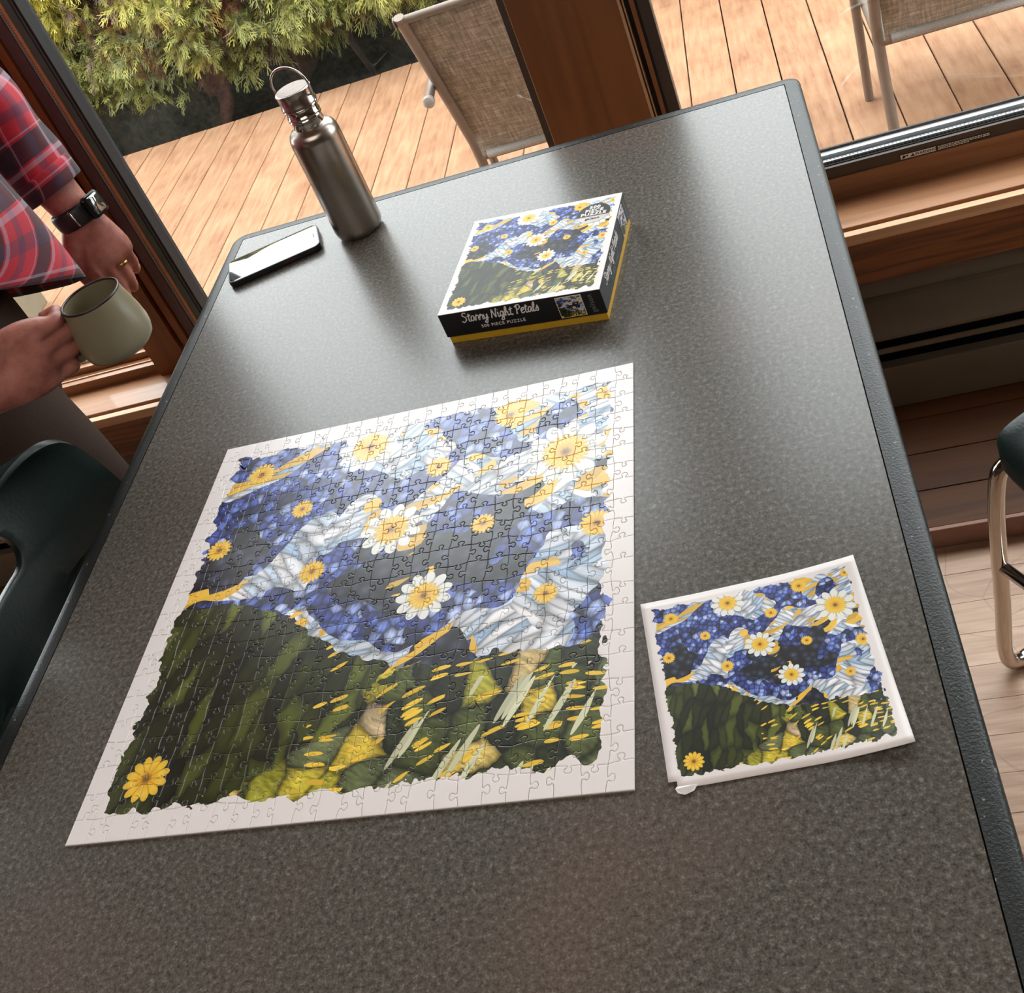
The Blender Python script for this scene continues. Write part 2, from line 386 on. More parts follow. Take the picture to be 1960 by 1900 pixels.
# casement latch on the left stile
LT = empty('casement_latch', parent=W2, loc=(-.4655, 1.244, .06))
b = MB(); b.tube([(0, -.001, .095), (.001, -.004, .085), (-.001, -.004, -.04), (-.002, -.004, -.055)], [.004, .0065, .0065, .005], 12, flat=.5); b.build('latch_plate', M_BLACK, LT, True, 40)
b = MB(); b.tube(catmull([(0, -.008, -.005), (-.001, -.016, -.03), (-.001, -.02, -.055), (.002, -.02, -.078), (.002, -.016, -.092)], 5), [.004] * 8 + [.005] * 6 + [.0075] * 6 + [.005], 12, flat=.6)
b.build('lever', simple('bronze_lever', srgb(78, 66, 62), .35, .5), LT, True, 50)
# left stile post
T6 = struct(empty('trim_6'))
vbar('post_face', -.5445, -.4792, 1.253, 1.30, M_WOODL, T6, -.345)
W1 = struct(empty('window_1'))
def step(nm, y0, y1, z0, z1, m): box_obj(nm, XL, -.5447, y0, y1, z0, z1, m, W1, .0008)
step('bottom_rail', 1.266, 1.300, -.345, -.322, M_WOODH); step('rail_lip', 1.281, 1.284, -.322, -.3195, M_EDGE)
step('inner_track', 1.301, 1.316, -.345, -.308, M_WOODH); step('outer_track', 1.3165, 1.345, -.345, -.302, M_WHITEP)
step('sill_track', 1.3455, 1.375, -.345, -.306, simple('grey_blue_track', srgb(188, 200, 206), .4)); step('track_gasket', 1.3755, 1.379, -.345, -.300, M_BLACK)
box_obj('glass_pane', XL, -.5447, 1.3295, 1.3315, -.302, HEAD, M_GLASS, W1)

# ------------------------------------------------------------------ outdoors: deck, ground
DZ = -0.93
DK = struct(empty('deck', (0, 2.7, DZ)))
x = 0.480 - 0.1412 * 30
k = 0
while x < 4.6:
    b = MB(); b.box(-.0686, .0686, -1.32, 1.37, -.025, 0, .0025)
    if k == 0: base = b.build('deck_board', M_DECK, DK); base.location = (x + .0706, 0, 0)
    else:
        o = base.copy(); COL.objects.link(o); o.parent = DK; o.location = (x + .0706, rnd.uniform(-.003, .003), rnd.uniform(-.0006, .0006))
    x += 0.1412; k += 1
b = MB()
for yy in (1.45, 1.9, 2.3, 2.7, 3.1, 3.5, 3.95): b.box(-3.8, 4.6, yy - 2.7 - .02, yy - 2.7 + .02, -.2, -.026)
b.build('joists', simple('dark_red_joist', srgb(84, 42, 34), .8), DK)  # dark reddish timber, shows as lines between the boards
G = struct(box_obj('ground', -14, 14, 1.4, 16, -1.25, -1.15, simple('dark_soil', srgb(52, 44, 36), .9, 0, .3, 8)))

# ------------------------------------------------------------------ arborvitae hedge
HG = empty('hedge', (-1.0, 4.3, -1.15)); tag(HG, 'dense yellow-green arborvitae hedge along the far edge of the deck', 'hedge')
def hedge():
    rs = np.random.RandomState(3)
    def surf(x, z):   # front face of the hedge, y
        return 4.18 + 0.10 * math.sin(x * 3.1 + 1) * math.cos(z * 2.3) + 0.14 * noise.noise((x * 2.2, z * 2.6, 0)) + max(0, -z - .55) * 0.5
    # flat fan-shaped sprays in their own plane: (along, across) pairs, unit length; a few variants
    tmpls = []
    for q in range(6):
        segs = [((0, 0), (1, rs.uniform(-.1, .1)), .016, .006)]
        for k in range(5):
            t = .08 + .17 * k + rs.uniform(-.04, .04)
            for sg in (-1, 1):
                l = (.62 - .45 * t) * rs.uniform(.55, 1.25); sp = rs.uniform(.35, .85); e = (t + l * .85, sg * l * sp); segs.append(((t, 0), e, .020, .008))
                m_ = (t + l * .40, sg * l * sp * .45); segs.append((m_, (m_[0] + l * .55, m_[1] + sg * l * rs.uniform(-.15, .12)), .018, .007))
        tm = []
        for a, b_, w0, w1 in segs:
            d = np.subtract(b_, a); d = d / np.linalg.norm(d); e = np.array((-d[1], d[0]))
            tm += [a - e * w0, a + e * w0, b_ + e * w1, b_ - e * w1]
        tmpls.append(np.array(tm))
    tmpls = np.array(tmpls)
    cnt = 36000; P = []; D = []; S = []; L = []; K = []
    i = 0
    for i in range(cnt):
        if i < cnt * 0.80: x = rs.uniform(-2.7, 0.3); z = rs.uniform(-.86, 0.12)
        else: x = rs.uniform(-4.6, 4.6); z = rs.uniform(-.85, 0.95)
        if z < -.60 + .10 * noise.noise((x * 5, 0, 1)) and rs.rand() < .62 + (-.62 - z) * 2: continue
        clump = noise.noise((x * 5, z * 6, 3.3)) + .5 * noise.noise((x * 12, z * 13, 1.3))
        if clump < -.10 and rs.rand() < .6: continue
        y = surf(x, z) + rs.uniform(-.05, .11) - clump * .13
        d = Vector((rs.normal(0, .6) + .3 * math.sin(z * 9 + x * 5), -0.60 + rs.normal(0, .3), -0.42 + rs.normal(0, .5))).normalized()
        s_ = d.cross(Vector((rs.normal(), rs.normal(), rs.normal()))).normalized()
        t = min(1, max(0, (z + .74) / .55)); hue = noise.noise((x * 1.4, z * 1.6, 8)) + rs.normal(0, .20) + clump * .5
        a = min(1, max(0, .55 + hue * .9)) * (0.30 + .70 * t) * (1.2 if x < -1.2 else .95); a = min(1, a)  # yellow tint grows upward and to the left, light from above coloured in
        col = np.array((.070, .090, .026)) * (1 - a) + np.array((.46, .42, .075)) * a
        if clump < .0 and rs.rand() < .30: col = np.array((.16, .10, .065)) * rs.uniform(.5, 1.1)
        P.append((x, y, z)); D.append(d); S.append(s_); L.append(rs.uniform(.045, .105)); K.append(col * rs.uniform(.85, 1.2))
    P = np.array(P); D = np.array(D); S = np.array(S); L = np.array(L)[:, None, None]; nq = len(P)
    T = tmpls[rs.randint(0, 6, nq)]
    V = P[:, None, :] + L * (T[:, :, 0:1] * D[:, None, :] + T[:, :, 1:2] * S[:, None, :]); V[:, :, 2] -= .22 * L[:, :, 0] * T[:, :, 0] ** 2
    V = V.reshape(-1, 3).astype(np.float32); nf = len(V) // 4
    me = bpy.data.meshes.new('foliage'); me.vertices.add(len(V)); me.vertices.foreach_set('co', V.ravel())
    me.loops.add(nf * 4); me.loops.foreach_set('vertex_index', np.arange(nf * 4, dtype=np.int32))
    me.polygons.add(nf); me.polygons.foreach_set('loop_start', np.arange(0, nf * 4, 4, dtype=np.int32)); me.update(calc_edges=True)
    ca = me.color_attributes.new('leaf', 'FLOAT_COLOR', 'CORNER')
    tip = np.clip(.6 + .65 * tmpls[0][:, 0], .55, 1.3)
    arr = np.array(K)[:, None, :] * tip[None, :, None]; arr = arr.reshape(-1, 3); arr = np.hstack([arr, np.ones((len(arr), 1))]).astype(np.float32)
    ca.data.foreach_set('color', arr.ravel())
    def f(n, b):
        at = n.new('ShaderNodeVertexColor', layer_name='leaf').outputs[0]
        tc = n.new('ShaderNodeTexCoord').outputs['Object']
        nf, _ = n.noise(tc, 25, 2); n.put(b.inputs['Base Color'], n.v('SCALE', at, sc=n.mapr(nf, .3, .7, .8, 1.2)))
        n.put(b.inputs['Roughness'], .6)
    me.materials.append(mat('arborvitae_foliage', f))
    o = bpy.data.objects.new('foliage', me); link(o, HG); o.location = (1.0, -4.3, 1.15); o['kind'] = 'stuff'
    # twiggy core, coloured near-black for the shade inside the hedge
    vs = []; fs = []; nx, nz = 150, 40
    for j in range(nz + 1):
        for i in range(nx + 1):
            x = -4.6 + 9.2 * i / nx; z = -1.15 + 2.1 * j / nz
            vs.append((x + 1.0, surf(x, z) + .10 + .05 * noise.noise((x * 9, z * 9, 1)) - 4.3, z + 1.15))
    k0 = len(vs)
    for j in (0, nz):
        for i in range(nx + 1): vs.append((-4.6 + 9.2 * i / nx + 1.0, 5.0 - 4.3, (-1.15 if j == 0 else .95) + 1.15))
    for j in range(nz):
        for i in range(nx): a = j * (nx + 1) + i; fs.append((a, a + 1, a + nx + 2, a + nx + 1))
    for i in range(nx):
        a = nz * (nx + 1) + i; c = k0 + (nx + 1) + i; fs.append((a, a + 1, c + 1, c))
        fs.append((k0 + i, k0 + i + 1, c + 1, c))
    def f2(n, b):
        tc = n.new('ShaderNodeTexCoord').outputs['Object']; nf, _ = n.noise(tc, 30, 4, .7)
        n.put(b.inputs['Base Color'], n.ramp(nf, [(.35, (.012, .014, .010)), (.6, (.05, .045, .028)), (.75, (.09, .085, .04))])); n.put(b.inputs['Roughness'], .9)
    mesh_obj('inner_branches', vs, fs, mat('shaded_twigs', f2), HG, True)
    # loose stems seen between the sprays
    b = MB(); r3 = random.Random(5)
    for i in range(14):
        x = r3.uniform(-3.2, 2.5) + 1.0; pts = [(x, 0.1, 0)]
        for q in range(5): pts.append((pts[-1][0] + r3.uniform(-.06, .06), r3.uniform(-.02, .1), (q + 1) * .3))
        b.tube(pts, [.016, .014, .012, .010, .007, .005], 6)
    o = b.build('stems', simple('brown_bark', srgb(60, 46, 38), .9, 0, .3, 30), HG, True); o['kind'] = 'stuff'
hedge()

# ------------------------------------------------------------------ patio sling chairs
M_ALU = simple('champagne_frame', srgb(120, 107, 97), .45, .2, .06, 20)
def f_sling(n, b):
    tc = n.new('ShaderNodeTexCoord').outputs['UV']
    x, y, z = n.xyz(tc)
    wx = n.m('SINE', n.m('MULTIPLY', x, 2 * PI * 340)); wy = n.m('SINE', n.m('MULTIPLY', y, 2 * PI * 340))
    nf, _ = n.noise(n.v('MULTIPLY', tc, (1, .1, 1)), 160, 3, .7); nf2, _ = n.noise(n.v('MULTIPLY', tc, (.1, 1, 1)), 160, 3, .7)
    k = n.m('ADD', n.m('MULTIPLY', nf, .9), n.m('MULTIPLY', nf2, .9)); k = n.m('SUBTRACT', k, .4)
    c = n.ramp(k, [(.25, srgb(104, 95, 84)), (.5, srgb(142, 131, 116)), (.75, srgb(182, 171, 154))])
    n.put(b.inputs['Base Color'], c); n.put(b.inputs['Roughness'], .75)
    n.put(b.inputs['Alpha'], n.mapr(n.m('MULTIPLY', wx, wy), .55, .8, 1, .35))
    n.put(b.inputs['Normal'], n.bump(n.m('MAXIMUM', wx, wy), .3, .0005))
M_SLING = mat('beige_mesh_sling', f_sling)
def sheet(name, pts, x0, x1, m, parent, thick=.0015, sag=.0, nx=12):
    """sling along a (y,z) profile between x0..x1"""
    P = catmull([(0, a, b_) for a, b_ in pts], 5); vs = []; uv = []; fs = []; L = 0
    for j, p in enumerate(P):
        if j: L += (p - P[j - 1]).length
        t = (P[min(j + 1, len(P) - 1)] - P[max(j - 1, 0)]).normalized(); nrm = Vector((0, -t.z, t.y))
        for i in range(nx + 1):
            f = i / nx; x = x0 + (x1 - x0) * f; q = p + nrm * (-sag * 4 * f * (1 - f) * math.sin(PI * j / (len(P) - 1)))
            vs.append((x, q.y, q.z)); uv.append((x, L))
    for j in range(len(P) - 1):
        for i in range(nx): a = j * (nx + 1) + i; fs.append((a, a + 1, a + nx + 2, a + nx + 1))
    o = mesh_obj(name, vs, fs, m, parent, True, uv)
    md = o.modifiers.new('thickness', 'SOLIDIFY'); md.thickness = thick; md.offset = 0; return o
def patio_chair():
    r = empty('patio_chair'); W = .49
    for sx in (0, W):
        b = MB(); b.tube(catmull([(sx, -.01, 0), (sx, .01, .16), (sx, .012, .30), (sx, -.03, .42), (sx, -.19, .775), (sx, -.20, .795)], 6), .0125, 12, flat=1.15); b.build('back_post', M_ALU, r, True, 60)
        so = -.024 if sx == 0 else .024
        b = MB(); b.tube(catmull([(sx + so, .27, 0), (sx + so, .20, .30), (sx + so, .14, .52), (sx + so, .05, .575), (sx + so, -.12, .565), (sx + so, -.15, .56)], 6), .0125, 12); b.build('arm_frame', M_ALU, r, True, 60)
        b = MB(); b.tube([(sx + so, -.15, .56), (sx + so, -.155, .56), (sx + so, -.168, .559), (sx + so, -.171, .559)], [.0135, .016, .016, .011], 14); b.build('arm_cap', simple('pale_plastic_cap', srgb(168, 162, 156), .4), r, True, 60)
        b = MB(); b.tube(catmull([(sx, .012, .30), (sx, .2, .315), (sx, .42, .335), (sx, .48, .325)], 6), .011, 12); b.build('seat_rail', M_ALU, r, True, 60)
    b = MB(); b.tube([(0, -.2, .795), (W, -.2, .795)], .011, 12); b.build('top_bar', M_ALU, r, True, 50)
    for q in ((0, .012, .285), (0, .45, .325)): b = MB(); b.tube([q, (W, *q[1:])], .0105, 12); b.build('cross_bar', M_ALU, r, True, 50)
    for sx in (0, W): b = MB(); b.tube([(sx - .014 if sx == 0 else sx + .014, -.2, .795), (sx - .017 if sx == 0 else sx + .017, -.2, .795)], .014, 14); b.build('end_cap', M_ALU, r, True, 50)
    o = sheet('back_sling', [(-.196, .79), (-.12, .62), (-.045, .46), (-.012, .36), (-.004, .29)], .014, W - .014, M_SLING, r, sag=.015)
    o = sheet('seat_sling', [(.014, .294), (.15, .295), (.3, .310), (.45, .338)], .014, W - .014, M_SLING, r, sag=.012)
    b = MB(); b.tube([(.03, -.010, .300), (W - .03, -.010, .300)], .012, 12); b.build('hem_roll', simple('pale_hem', srgb(150, 145, 140), .6, 0, .2, 300, .3), r, True)
    return r
def copy_tree(o, parent=None):
    c = o.copy(); COL.objects.link(c); c.parent = parent
    for ch in list(o.children): copy_tree(ch, c)
    return c
pc = patio_chair(); pc.location = (-.082, 2.42, DZ)
tag(pc, 'beige mesh patio chair seen through the middle window, left of the wooden post', 'chair', 'patio chairs on the deck')
pc2 = copy_tree(pc); pc2.location = (1.003, 2.41, DZ)
tag(pc2, 'beige mesh patio chair seen through the right window, above the warning label', 'chair', 'patio chairs on the deck')

# ------------------------------------------------------------------ the table
def f_lam(n, b):
    tc = n.new('ShaderNodeTexCoord').outputs['Object']
    a, _ = n.noise(tc, 210, 5, .72); c2, _ = n.noise(tc, 620, 2, .6); big, _ = n.noise(tc, 3.0, 2, .5)
    k = n.m('ADD', n.m('MULTIPLY', a, .7), n.m('MULTIPLY', c2, .3))
    col = n.ramp(k, [(.36, srgb(50, 47, 43)), (.47, srgb(80, 76, 70)), (.54, srgb(93, 89, 83)), (.66, srgb(132, 128, 120))])
    fl, _ = n.noise(tc, 95, 2, .5); col = n.mix(n.mapr(fl, .72, .76, 0, .3), col, srgb(176, 170, 160))
    col = n.mix(n.mapr(big, .55, .75, 0, .22), col, srgb(122, 92, 84))
    x, y, z = n.xyz(n.v('SUBTRACT', tc, (0.0075, 0.8605, 0)))    # faint dried ring left by a cup, beside the phone
    r = n.m('SQRT', n.m('ADD', n.m('MULTIPLY', x, x), n.m('MULTIPLY', y, y)))
    ring = n.mapr(n.m('ABSOLUTE', n.m('SUBTRACT', r, .0305)), .0004, .0011, .22, 0)
    col = n.mix(ring, col, srgb(60, 60, 60))
    n.put(b.inputs['Base Color'], col)
    n.put(b.inputs['Roughness'], .27); n.put(b.inputs['Specular IOR Level'], .50)
    n.put(b.inputs['Normal'], n.bump(k, .10, .0004))
M_LAM = mat('grey_speckled_laminate', f_lam)
def f_edge(n, b):
    tc = n.new('ShaderNodeTexCoord').outputs['Object']; a, _ = n.noise(tc, 420, 3, .6)
    sp, _ = n.noise(tc, 150, 2, .4)
    n.put(b.inputs['Base Color'], n.mix(n.mapr(sp, .70, .73, 0, .7), srgb(26, 30, 29), srgb(150, 148, 140))); n.put(b.inputs['Roughness'], .42)
    n.put(b.inputs['Normal'], n.bump(a, .55, .0010))
M_TEDGE = mat('textured_black_edging', f_edge)
TB = empty('table', (0, 0, ZF)); tag(TB, 'large grey speckled laminate table with textured black edging', 'table')
TX0, TX1, TY0, TY1 = -.1385, .7575, -.95, 1.061
def rrect(x0, x1, y0, y1, r, n=8):
    """corner radii r = (near-left, near-right, far-right, far-left)"""
    out = []
    for (cx, cy, sx, sy, a0), q in zip(((x0, y0, 1, 1, PI), (x1, y0, -1, 1, 1.5 * PI), (x1, y1, -1, -1, 0), (x0, y1, 1, -1, .5 * PI)), r):
        for i in range(n + 1):
            a = a0 + i * PI / 2 / n; out.append((cx + sx * q + q * math.cos(a), cy + sy * q + q * math.sin(a)))
    return out
ew = .0205
inner = rrect(TX0 + ew + .0009, TX1 - ew - .0009, TY0 + ew + .0009, TY1 - .0200, (.002,) * 4, 4)
b = MB(); b.loft([[Vector((x, y, z)) for x, y in inner] for z in (-.024, -.0004, 0)]); b.build('laminate_top', M_LAM, TB, loc=(0, 0, -ZF))
radii = (.03, .03, .019, .024)
def outl(d, nn=8): return rrect(TX0 + d, TX1 - d, TY0 + d, TY1 - d, tuple(max(q - d, .003) for q in radii), nn)
i2 = rrect(TX0 + ew - .0003, TX1 - ew + .0003, TY0 + ew, TY1 - .0185, (.002,) * 4, 8)
b = MB(); rings = [[Vector((x, y, z)) for x, y in i2] for z in (-.010, -.0006, .0001)]
for d, z in ((.0112, .0003), (.0045, -.0002), (.0015, -.0018), (0, -.0055), (0, -.026), (.0015, -.030), (.005, -.0315)): rings.append([Vector((x, y, z)) for x, y in outl(d)])
rings.append([Vector((x, y, -.0315)) for x, y in i2]); b.loft(rings, False); b.build('edge_moulding', M_TEDGE, TB, True, 50, loc=(0, 0, -ZF))
b = MB(); b.loft([[Vector((x, y, z)) for x, y in i2] for z in (-.031, -.0245)]); b.build('underside', simple('particle_board', srgb(120, 96, 70), .8), TB, loc=(0, 0, -ZF))
M_LEG = simple('black_steel', (.02, .02, .022), .4, .3, .1, 30)
for yy in (-.55, .72):
    b = MB(); b.tube([(.31, yy, .012), (.31, yy, .705)], .038, 20); b.box(.06, .56, yy - .03, yy + .03, .012, .04, .006); b.box(.14, .48, yy - .12, yy + .12, .70, .7085, .002)
    for xx in (.08, .54): b.tube([(xx, yy, 0), (xx, yy, .013)], .018, 12)
    b.build('pedestal', M_LEG, TB, True, 40)

# ------------------------------------------------------------------ printed collage (a plain stand-in: petals above, leaves below)
def collage_group():
    g = bpy.data.node_groups.new('petal_collage', 'ShaderNodeTree')
    g.interface.new_socket('UV', in_out='INPUT', socket_type='NodeSocketVector'); g.interface.new_socket('Color', in_out='OUTPUT', socket_type='NodeSocketColor')
    n = N(g); gi = n.new('NodeGroupInput').outputs[0]; go = n.new('NodeGroupOutput')
    uv = n.v('MULTIPLY', gi, (1, 1, 0)); U, V, _ = n.xyz(uv)
    _, nc = n.noise(uv, 3.2, 1); warp = n.v('SCALE', n.v('SUBTRACT', nc, (.5, .5, .5)), sc=.16)
    _, nf = n.noise(uv, 26, 2); fine = n.v('SCALE', n.v('SUBTRACT', nf, (.5, .5, .5)), sc=.022)
    def vlayer(ang, sx, sy, w=None, jag=False):
        p = n.v('ADD', uv, w) if w is not None else uv
        if jag: p = n.v('ADD', p, fine)
        r = n.new('ShaderNodeVectorRotate', rotation_type='Z_AXIS'); n.put(r.inputs['Vector'], p); r.inputs['Angle'].default_value = math.radians(ang)
        q = n.v('MULTIPLY', r.outputs[0], (sx, sy, 0)); v = n.vor(q, 1.0); e = n.vor(q, 1.0, 'DISTANCE_TO_EDGE')
        rnd_ = n.xyz(v.outputs['Color']); c = n.v('MULTIPLY', v.outputs['Position'], (1 / sx, 1 / sy, 0))
        rb = n.new('ShaderNodeVectorRotate', rotation_type='Z_AXIS'); n.put(rb.inputs['Vector'], c); rb.inputs['Angle'].default_value = math.radians(-ang)
        return dict(q=q, d=v.outputs['Distance'], e=e.outputs['Distance'], r=rnd_[0], r2=rnd_[1], r3=rnd_[2], c=rb.outputs[0])
    def shade(L, col, edge=.10, lo=.38):
        k = n.mapr(L['e'], 0, edge, lo, 1.0); return n.v('SCALE', col, sc=n.m('MULTIPLY', k, n.mapr(L['r2'], 0, 1, .78, 1.15)))
    # small blue petals
    A = vlayer(20, 46, 40, n.v('SCALE', warp, sc=.3))
    cA = n.ramp(A['r'], [(0, (.012, .016, .06)), (.25, (.028, .04, .20)), (.5, (.055, .085, .36)), (.75, (.13, .20, .56)), (1, (.42, .50, .78))])
    streak, _ = n.noise(n.v('MULTIPLY', A['q'], (3, .8, 1)), 1.5, 2); A_ = n.v('SCALE', shade(A, n.v('SCALE', cA, sc=n.mapr(streak, .3, .7, .6, 1.4)), .16, .45), sc=n.mapr(A['d'], .15, .75, 1.35, .35))
    # dark round berries
    B = vlayer(0, 27, 27); cB = n.ramp(B['d'], [(0, (.05, .06, .10)), (.3, (.016, .018, .035)), (.55, (.004, .004, .008)), (1, (.002, .002, .004))])
    B_ = n.v('SCALE', cB, sc=n.mapr(B['r'], 0, 1, .5, 1.6))
    # long white and pale-blue petals, two leaning ways
    def longp(ang, w, sx=13, sy=56):
        L = vlayer(ang, sx, sy, w); s, _ = n.noise(n.v('MULTIPLY', L['q'], (.35, 3.2, 1)), 1.6, 3, .6)
        c = n.ramp(n.m('ADD', n.m('MULTIPLY', L['r'], .55), n.m('MULTIPLY', s, .6)), [(.15, (.16, .30, .52)), (.38, (.42, .56, .74)), (.6, (.74, .78, .86)), (.95, (.90, .86, .86))])
        return L, n.v('SCALE', shade(L, c, .20, .5), sc=n.mapr(L['d'], .2, .85, 1.1, .6))
    C1, C1_ = longp(-24, warp); C2, C2_ = longp(38, n.v('SCALE', warp, sc=-.8), 12, 50)
    # leaves: dark slender ones and broad pale ones
    D = vlayer(-72, 9, 30, n.v('SCALE', warp, sc=.5), True)
    cD = n.ramp(D['r'], [(0, (.010, .012, .003)), (.45, (.028, .034, .006)), (.8, (.065, .080, .010)), (1, (.15, .18, .03))]); D_ = shade(D, cD, .25, .35)
    E_ = vlayer(30, 17, 13, n.v('SCALE', warp, sc=.4), True)
    cE = n.ramp(E_['r'], [(0, (.014, .018, .006)), (.3, (.045, .060, .016)), (.5, (.10, .125, .030)), (.66, (.16, .19, .09)), (.8, (.42, .40, .035)), (.9, (.62, .46, .045)), (1, (.66, .50, .30))])
    vein, _ = n.noise(n.v('MULTIPLY', E_['q'], (1, 5, 1)), 2.0, 2); El = n.v('SCALE', shade(E_, n.v('SCALE', cE, sc=n.mapr(vein, .3, .7, .55, 1.35)), .12, .25), sc=n.mapr(E_['d'], .1, .8, 1.25, .55))
    # yellow ray petals and pale stalks strewn over the leaves
    P = vlayer(62, 30, 95, warp); Q = vlayer(-15, 24, 100, n.v('SCALE', warp, sc=-1)); S = vlayer(-62, 7, 62)
    b1, _ = n.noise(n.v('ADD', uv, (3, 1, 0)), 4.6, 1); b2, _ = n.noise(n.v('ADD', uv, (7, 5, 0)), 5.0, 1); b3, _ = n.noise(n.v('ADD', uv, (1, 9, 0)), 3.6, 1)
    b4, _ = n.noise(n.v('ADD', uv, (4, 4, 0)), 5.2, 1)
    jig, _ = n.noise(uv, 19, 2); jg = n.m('SUBTRACT', jig, .5)
    def thr(v, t): return n.m('GREATER_THAN', n.m('ADD', v, n.m('MULTIPLY', jg, .10)), t)
    # pale drifts: slanting bands across the upper part
    band = n.m('SINE', n.m('ADD', n.m('MULTIPLY', n.m('ADD', V, n.m('MULTIPLY', U, -.32)), 19.0), n.m('MULTIPLY', b1, 9.0)))
    pale = n.m('MAXIMUM', n.m('GREATER_THAN', n.m('ADD', band, n.m('MULTIPLY', jg, .5)), .38), thr(n.m('ADD', b2, n.mapr(U, .7, 1.0, 0, .12)), .58))
    col = n.mix(pale, A_, n.mix(thr(b3, .5), C1_, C2_))
    berry = n.m('MULTIPLY', thr(b4, .555), n.m('LESS_THAN', V, .72)); col = n.mix(berry, col, B_)
    gold = n.m('MULTIPLY', n.m('MULTIPLY', pale, thr(b4, .50)), n.m('GREATER_THAN', C1['r3'], .62)); col = n.mix(gold, col, n.v('SCALE', (.80, .48, .05), sc=n.mapr(C1['r2'], 0, 1, .75, 1.2)))
    # the leafy ground: a broad bank, deeper on the left
    hgt = n.m('ADD', n.m('ADD', .285, n.m('MULTIPLY', jg, .07)), n.mapr(U, .12, .62, .22, 0, True))
    leafy = n.m('LESS_THAN', V, hgt)
    dk = n.m('GREATER_THAN', n.m('ADD', n.m('SUBTRACT', V, n.m('MULTIPLY', U, .75)), n.m('MULTIPLY', jg, .3)), -.17)
    ground = n.mix(n.m('MULTIPLY', dk, n.m('GREATER_THAN', U, -1)), El, D_)
    yl = n.m('MULTIPLY', n.m('GREATER_THAN', Q['r'], .80), n.m('LESS_THAN', Q['d'], .42)); ground = n.mix(n.m('MULTIPLY', yl, n.m('GREATER_THAN', U, .42)), ground, n.v('SCALE', (.86, .56, .05), sc=n.mapr(Q['r2'], 0, 1, .8, 1.15)))
    st = n.m('MULTIPLY', n.m('MULTIPLY', n.m('GREATER_THAN', S['r'], .72), n.m('LESS_THAN', S['d'], .36)), n.m('GREATER_THAN', U, .5)); ground = n.mix(n.m('MULTIPLY', st, n.m('LESS_THAN', V, .24)), ground, n.v('SCALE', (.62, .62, .42), sc=n.mapr(S['r2'], 0, 1, .75, 1.2)))
    col = n.mix(leafy, col, ground)
    # blossoms, scattered freely
    fg = bpy.data.node_groups.new('blossom', 'ShaderNodeTree')
    for nm, tp in (('Base', 'Color'), ('UV', 'Vector'), ('Centre', 'Vector'), ('Radius', 'Float'), ('Count', 'Float'), ('Halo', 'Float')): fg.interface.new_socket(nm, in_out='INPUT', socket_type='NodeSocket' + tp)
    fg.interface.new_socket('Color', in_out='OUTPUT', socket_type='NodeSocketColor')
    q = N(fg); i_ = q.new('NodeGroupInput').outputs; o_ = q.new('NodeGroupOutput')
    dv = q.v('SUBTRACT', i_[1], i_[2]); dx, dy, _ = q.xyz(dv); r = q.m('DIVIDE', q.v('LENGTH', dv), i_[3]); th = q.m('ARCTAN2', dy, dx)
    pet = q.m('ABSOLUTE', q.m('SINE', q.m('MULTIPLY', th, i_[4]))); edge = q.m('ADD', .74, q.m('MULTIPLY', pet, .26))
    inside = q.m('LESS_THAN', r, edge)
    wn_, _ = q.noise(i_[1], 260, 2, .7)
    fc = q.ramp(q.m('ADD', r, q.m('MULTIPLY', q.m('SUBTRACT', wn_, .5), .35)), [(0, (.10, .05, .008)), (.14, (.30, .14, .01)), (.26, (.78, .40, .025)), (.65, (.90, .58, .05)), (1, (.70, .42, .04))])
    fc = q.v('SCALE', fc, sc=q.mapr(pet, 0, .5, .62, 1.05))
    hr = q.m('ADD', 1.25, q.m('MULTIPLY', q.m('ABSOLUTE', q.m('SINE', q.m('MULTIPLY', th, 5.5))), .45)); hal = q.m('MULTIPLY', q.m('LESS_THAN', r, hr), i_[5])
    hc = q.v('SCALE', (.78, .78, .74), sc=q.mapr(q.m('ABSOLUTE', q.m('SINE', q.m('MULTIPLY', th, 5.5))), 0, .5, .5, 1.05))
    q.put(o_.inputs[0], q.mix(inside, q.mix(hal, i_[0], hc), fc))
    for (cx, cy, rr, ct, hl) in ((.13, .88, .036, 9, 0), (.27, .74, .026, 8, 0), (.40, .90, .046, 11, 1), (.58, .79, .030, 9, 0), (.73, .91, .038, 10, 0), (.86, .76, .052, 12, 1), (.50, .63, .040, 10, 1),
                                 (.09, .66, .030, 8, 0), (.70, .60, .026, 8, 0), (.93, .55, .034, 9, 0), (.34, .55, .030, 9, 0), (.84, .40, .024, 7, 0), (.60, .44, .034, 9, 1), (.12, .115, .046, 6, 0), (.94, .92, .022, 7, 0)):
        k = n.new('ShaderNodeGroup'); k.node_tree = fg; n.put(k.inputs[0], col); n.put(k.inputs[1], uv); k.inputs[2].default_value = (cx, cy, 0); k.inputs[3].default_value = rr; k.inputs[4].default_value = ct / 1.0; k.inputs[5].default_value = hl
        col = k.outputs[0]
    # white paper margin with a ragged, petal-shaped border
    ea = n.vor(uv, 26); ex = n.m('ADD', n.m('MULTIPLY', n.m('SUBTRACT', n.xyz(ea.outputs['Color'])[0], .5), .010), n.m('MULTIPLY', n.m('SUBTRACT', n.noise(uv, 24, 2)[0], .5), .055))
    mx_ = n.m('MINIMUM', n.m('MINIMUM', U, n.m('SUBTRACT', 1, U)), n.m('MINIMUM', V, n.m('SUBTRACT', 1, V)))
    inn = n.m('GREATER_THAN', n.m('ADD', n.m('ADD', mx_, ex), n.m('MULTIPLY', jg, .02)), .052)
    n.put(go.inputs[0], n.mix(inn, (.82, .76, .75), col)); return g
CG = collage_group()
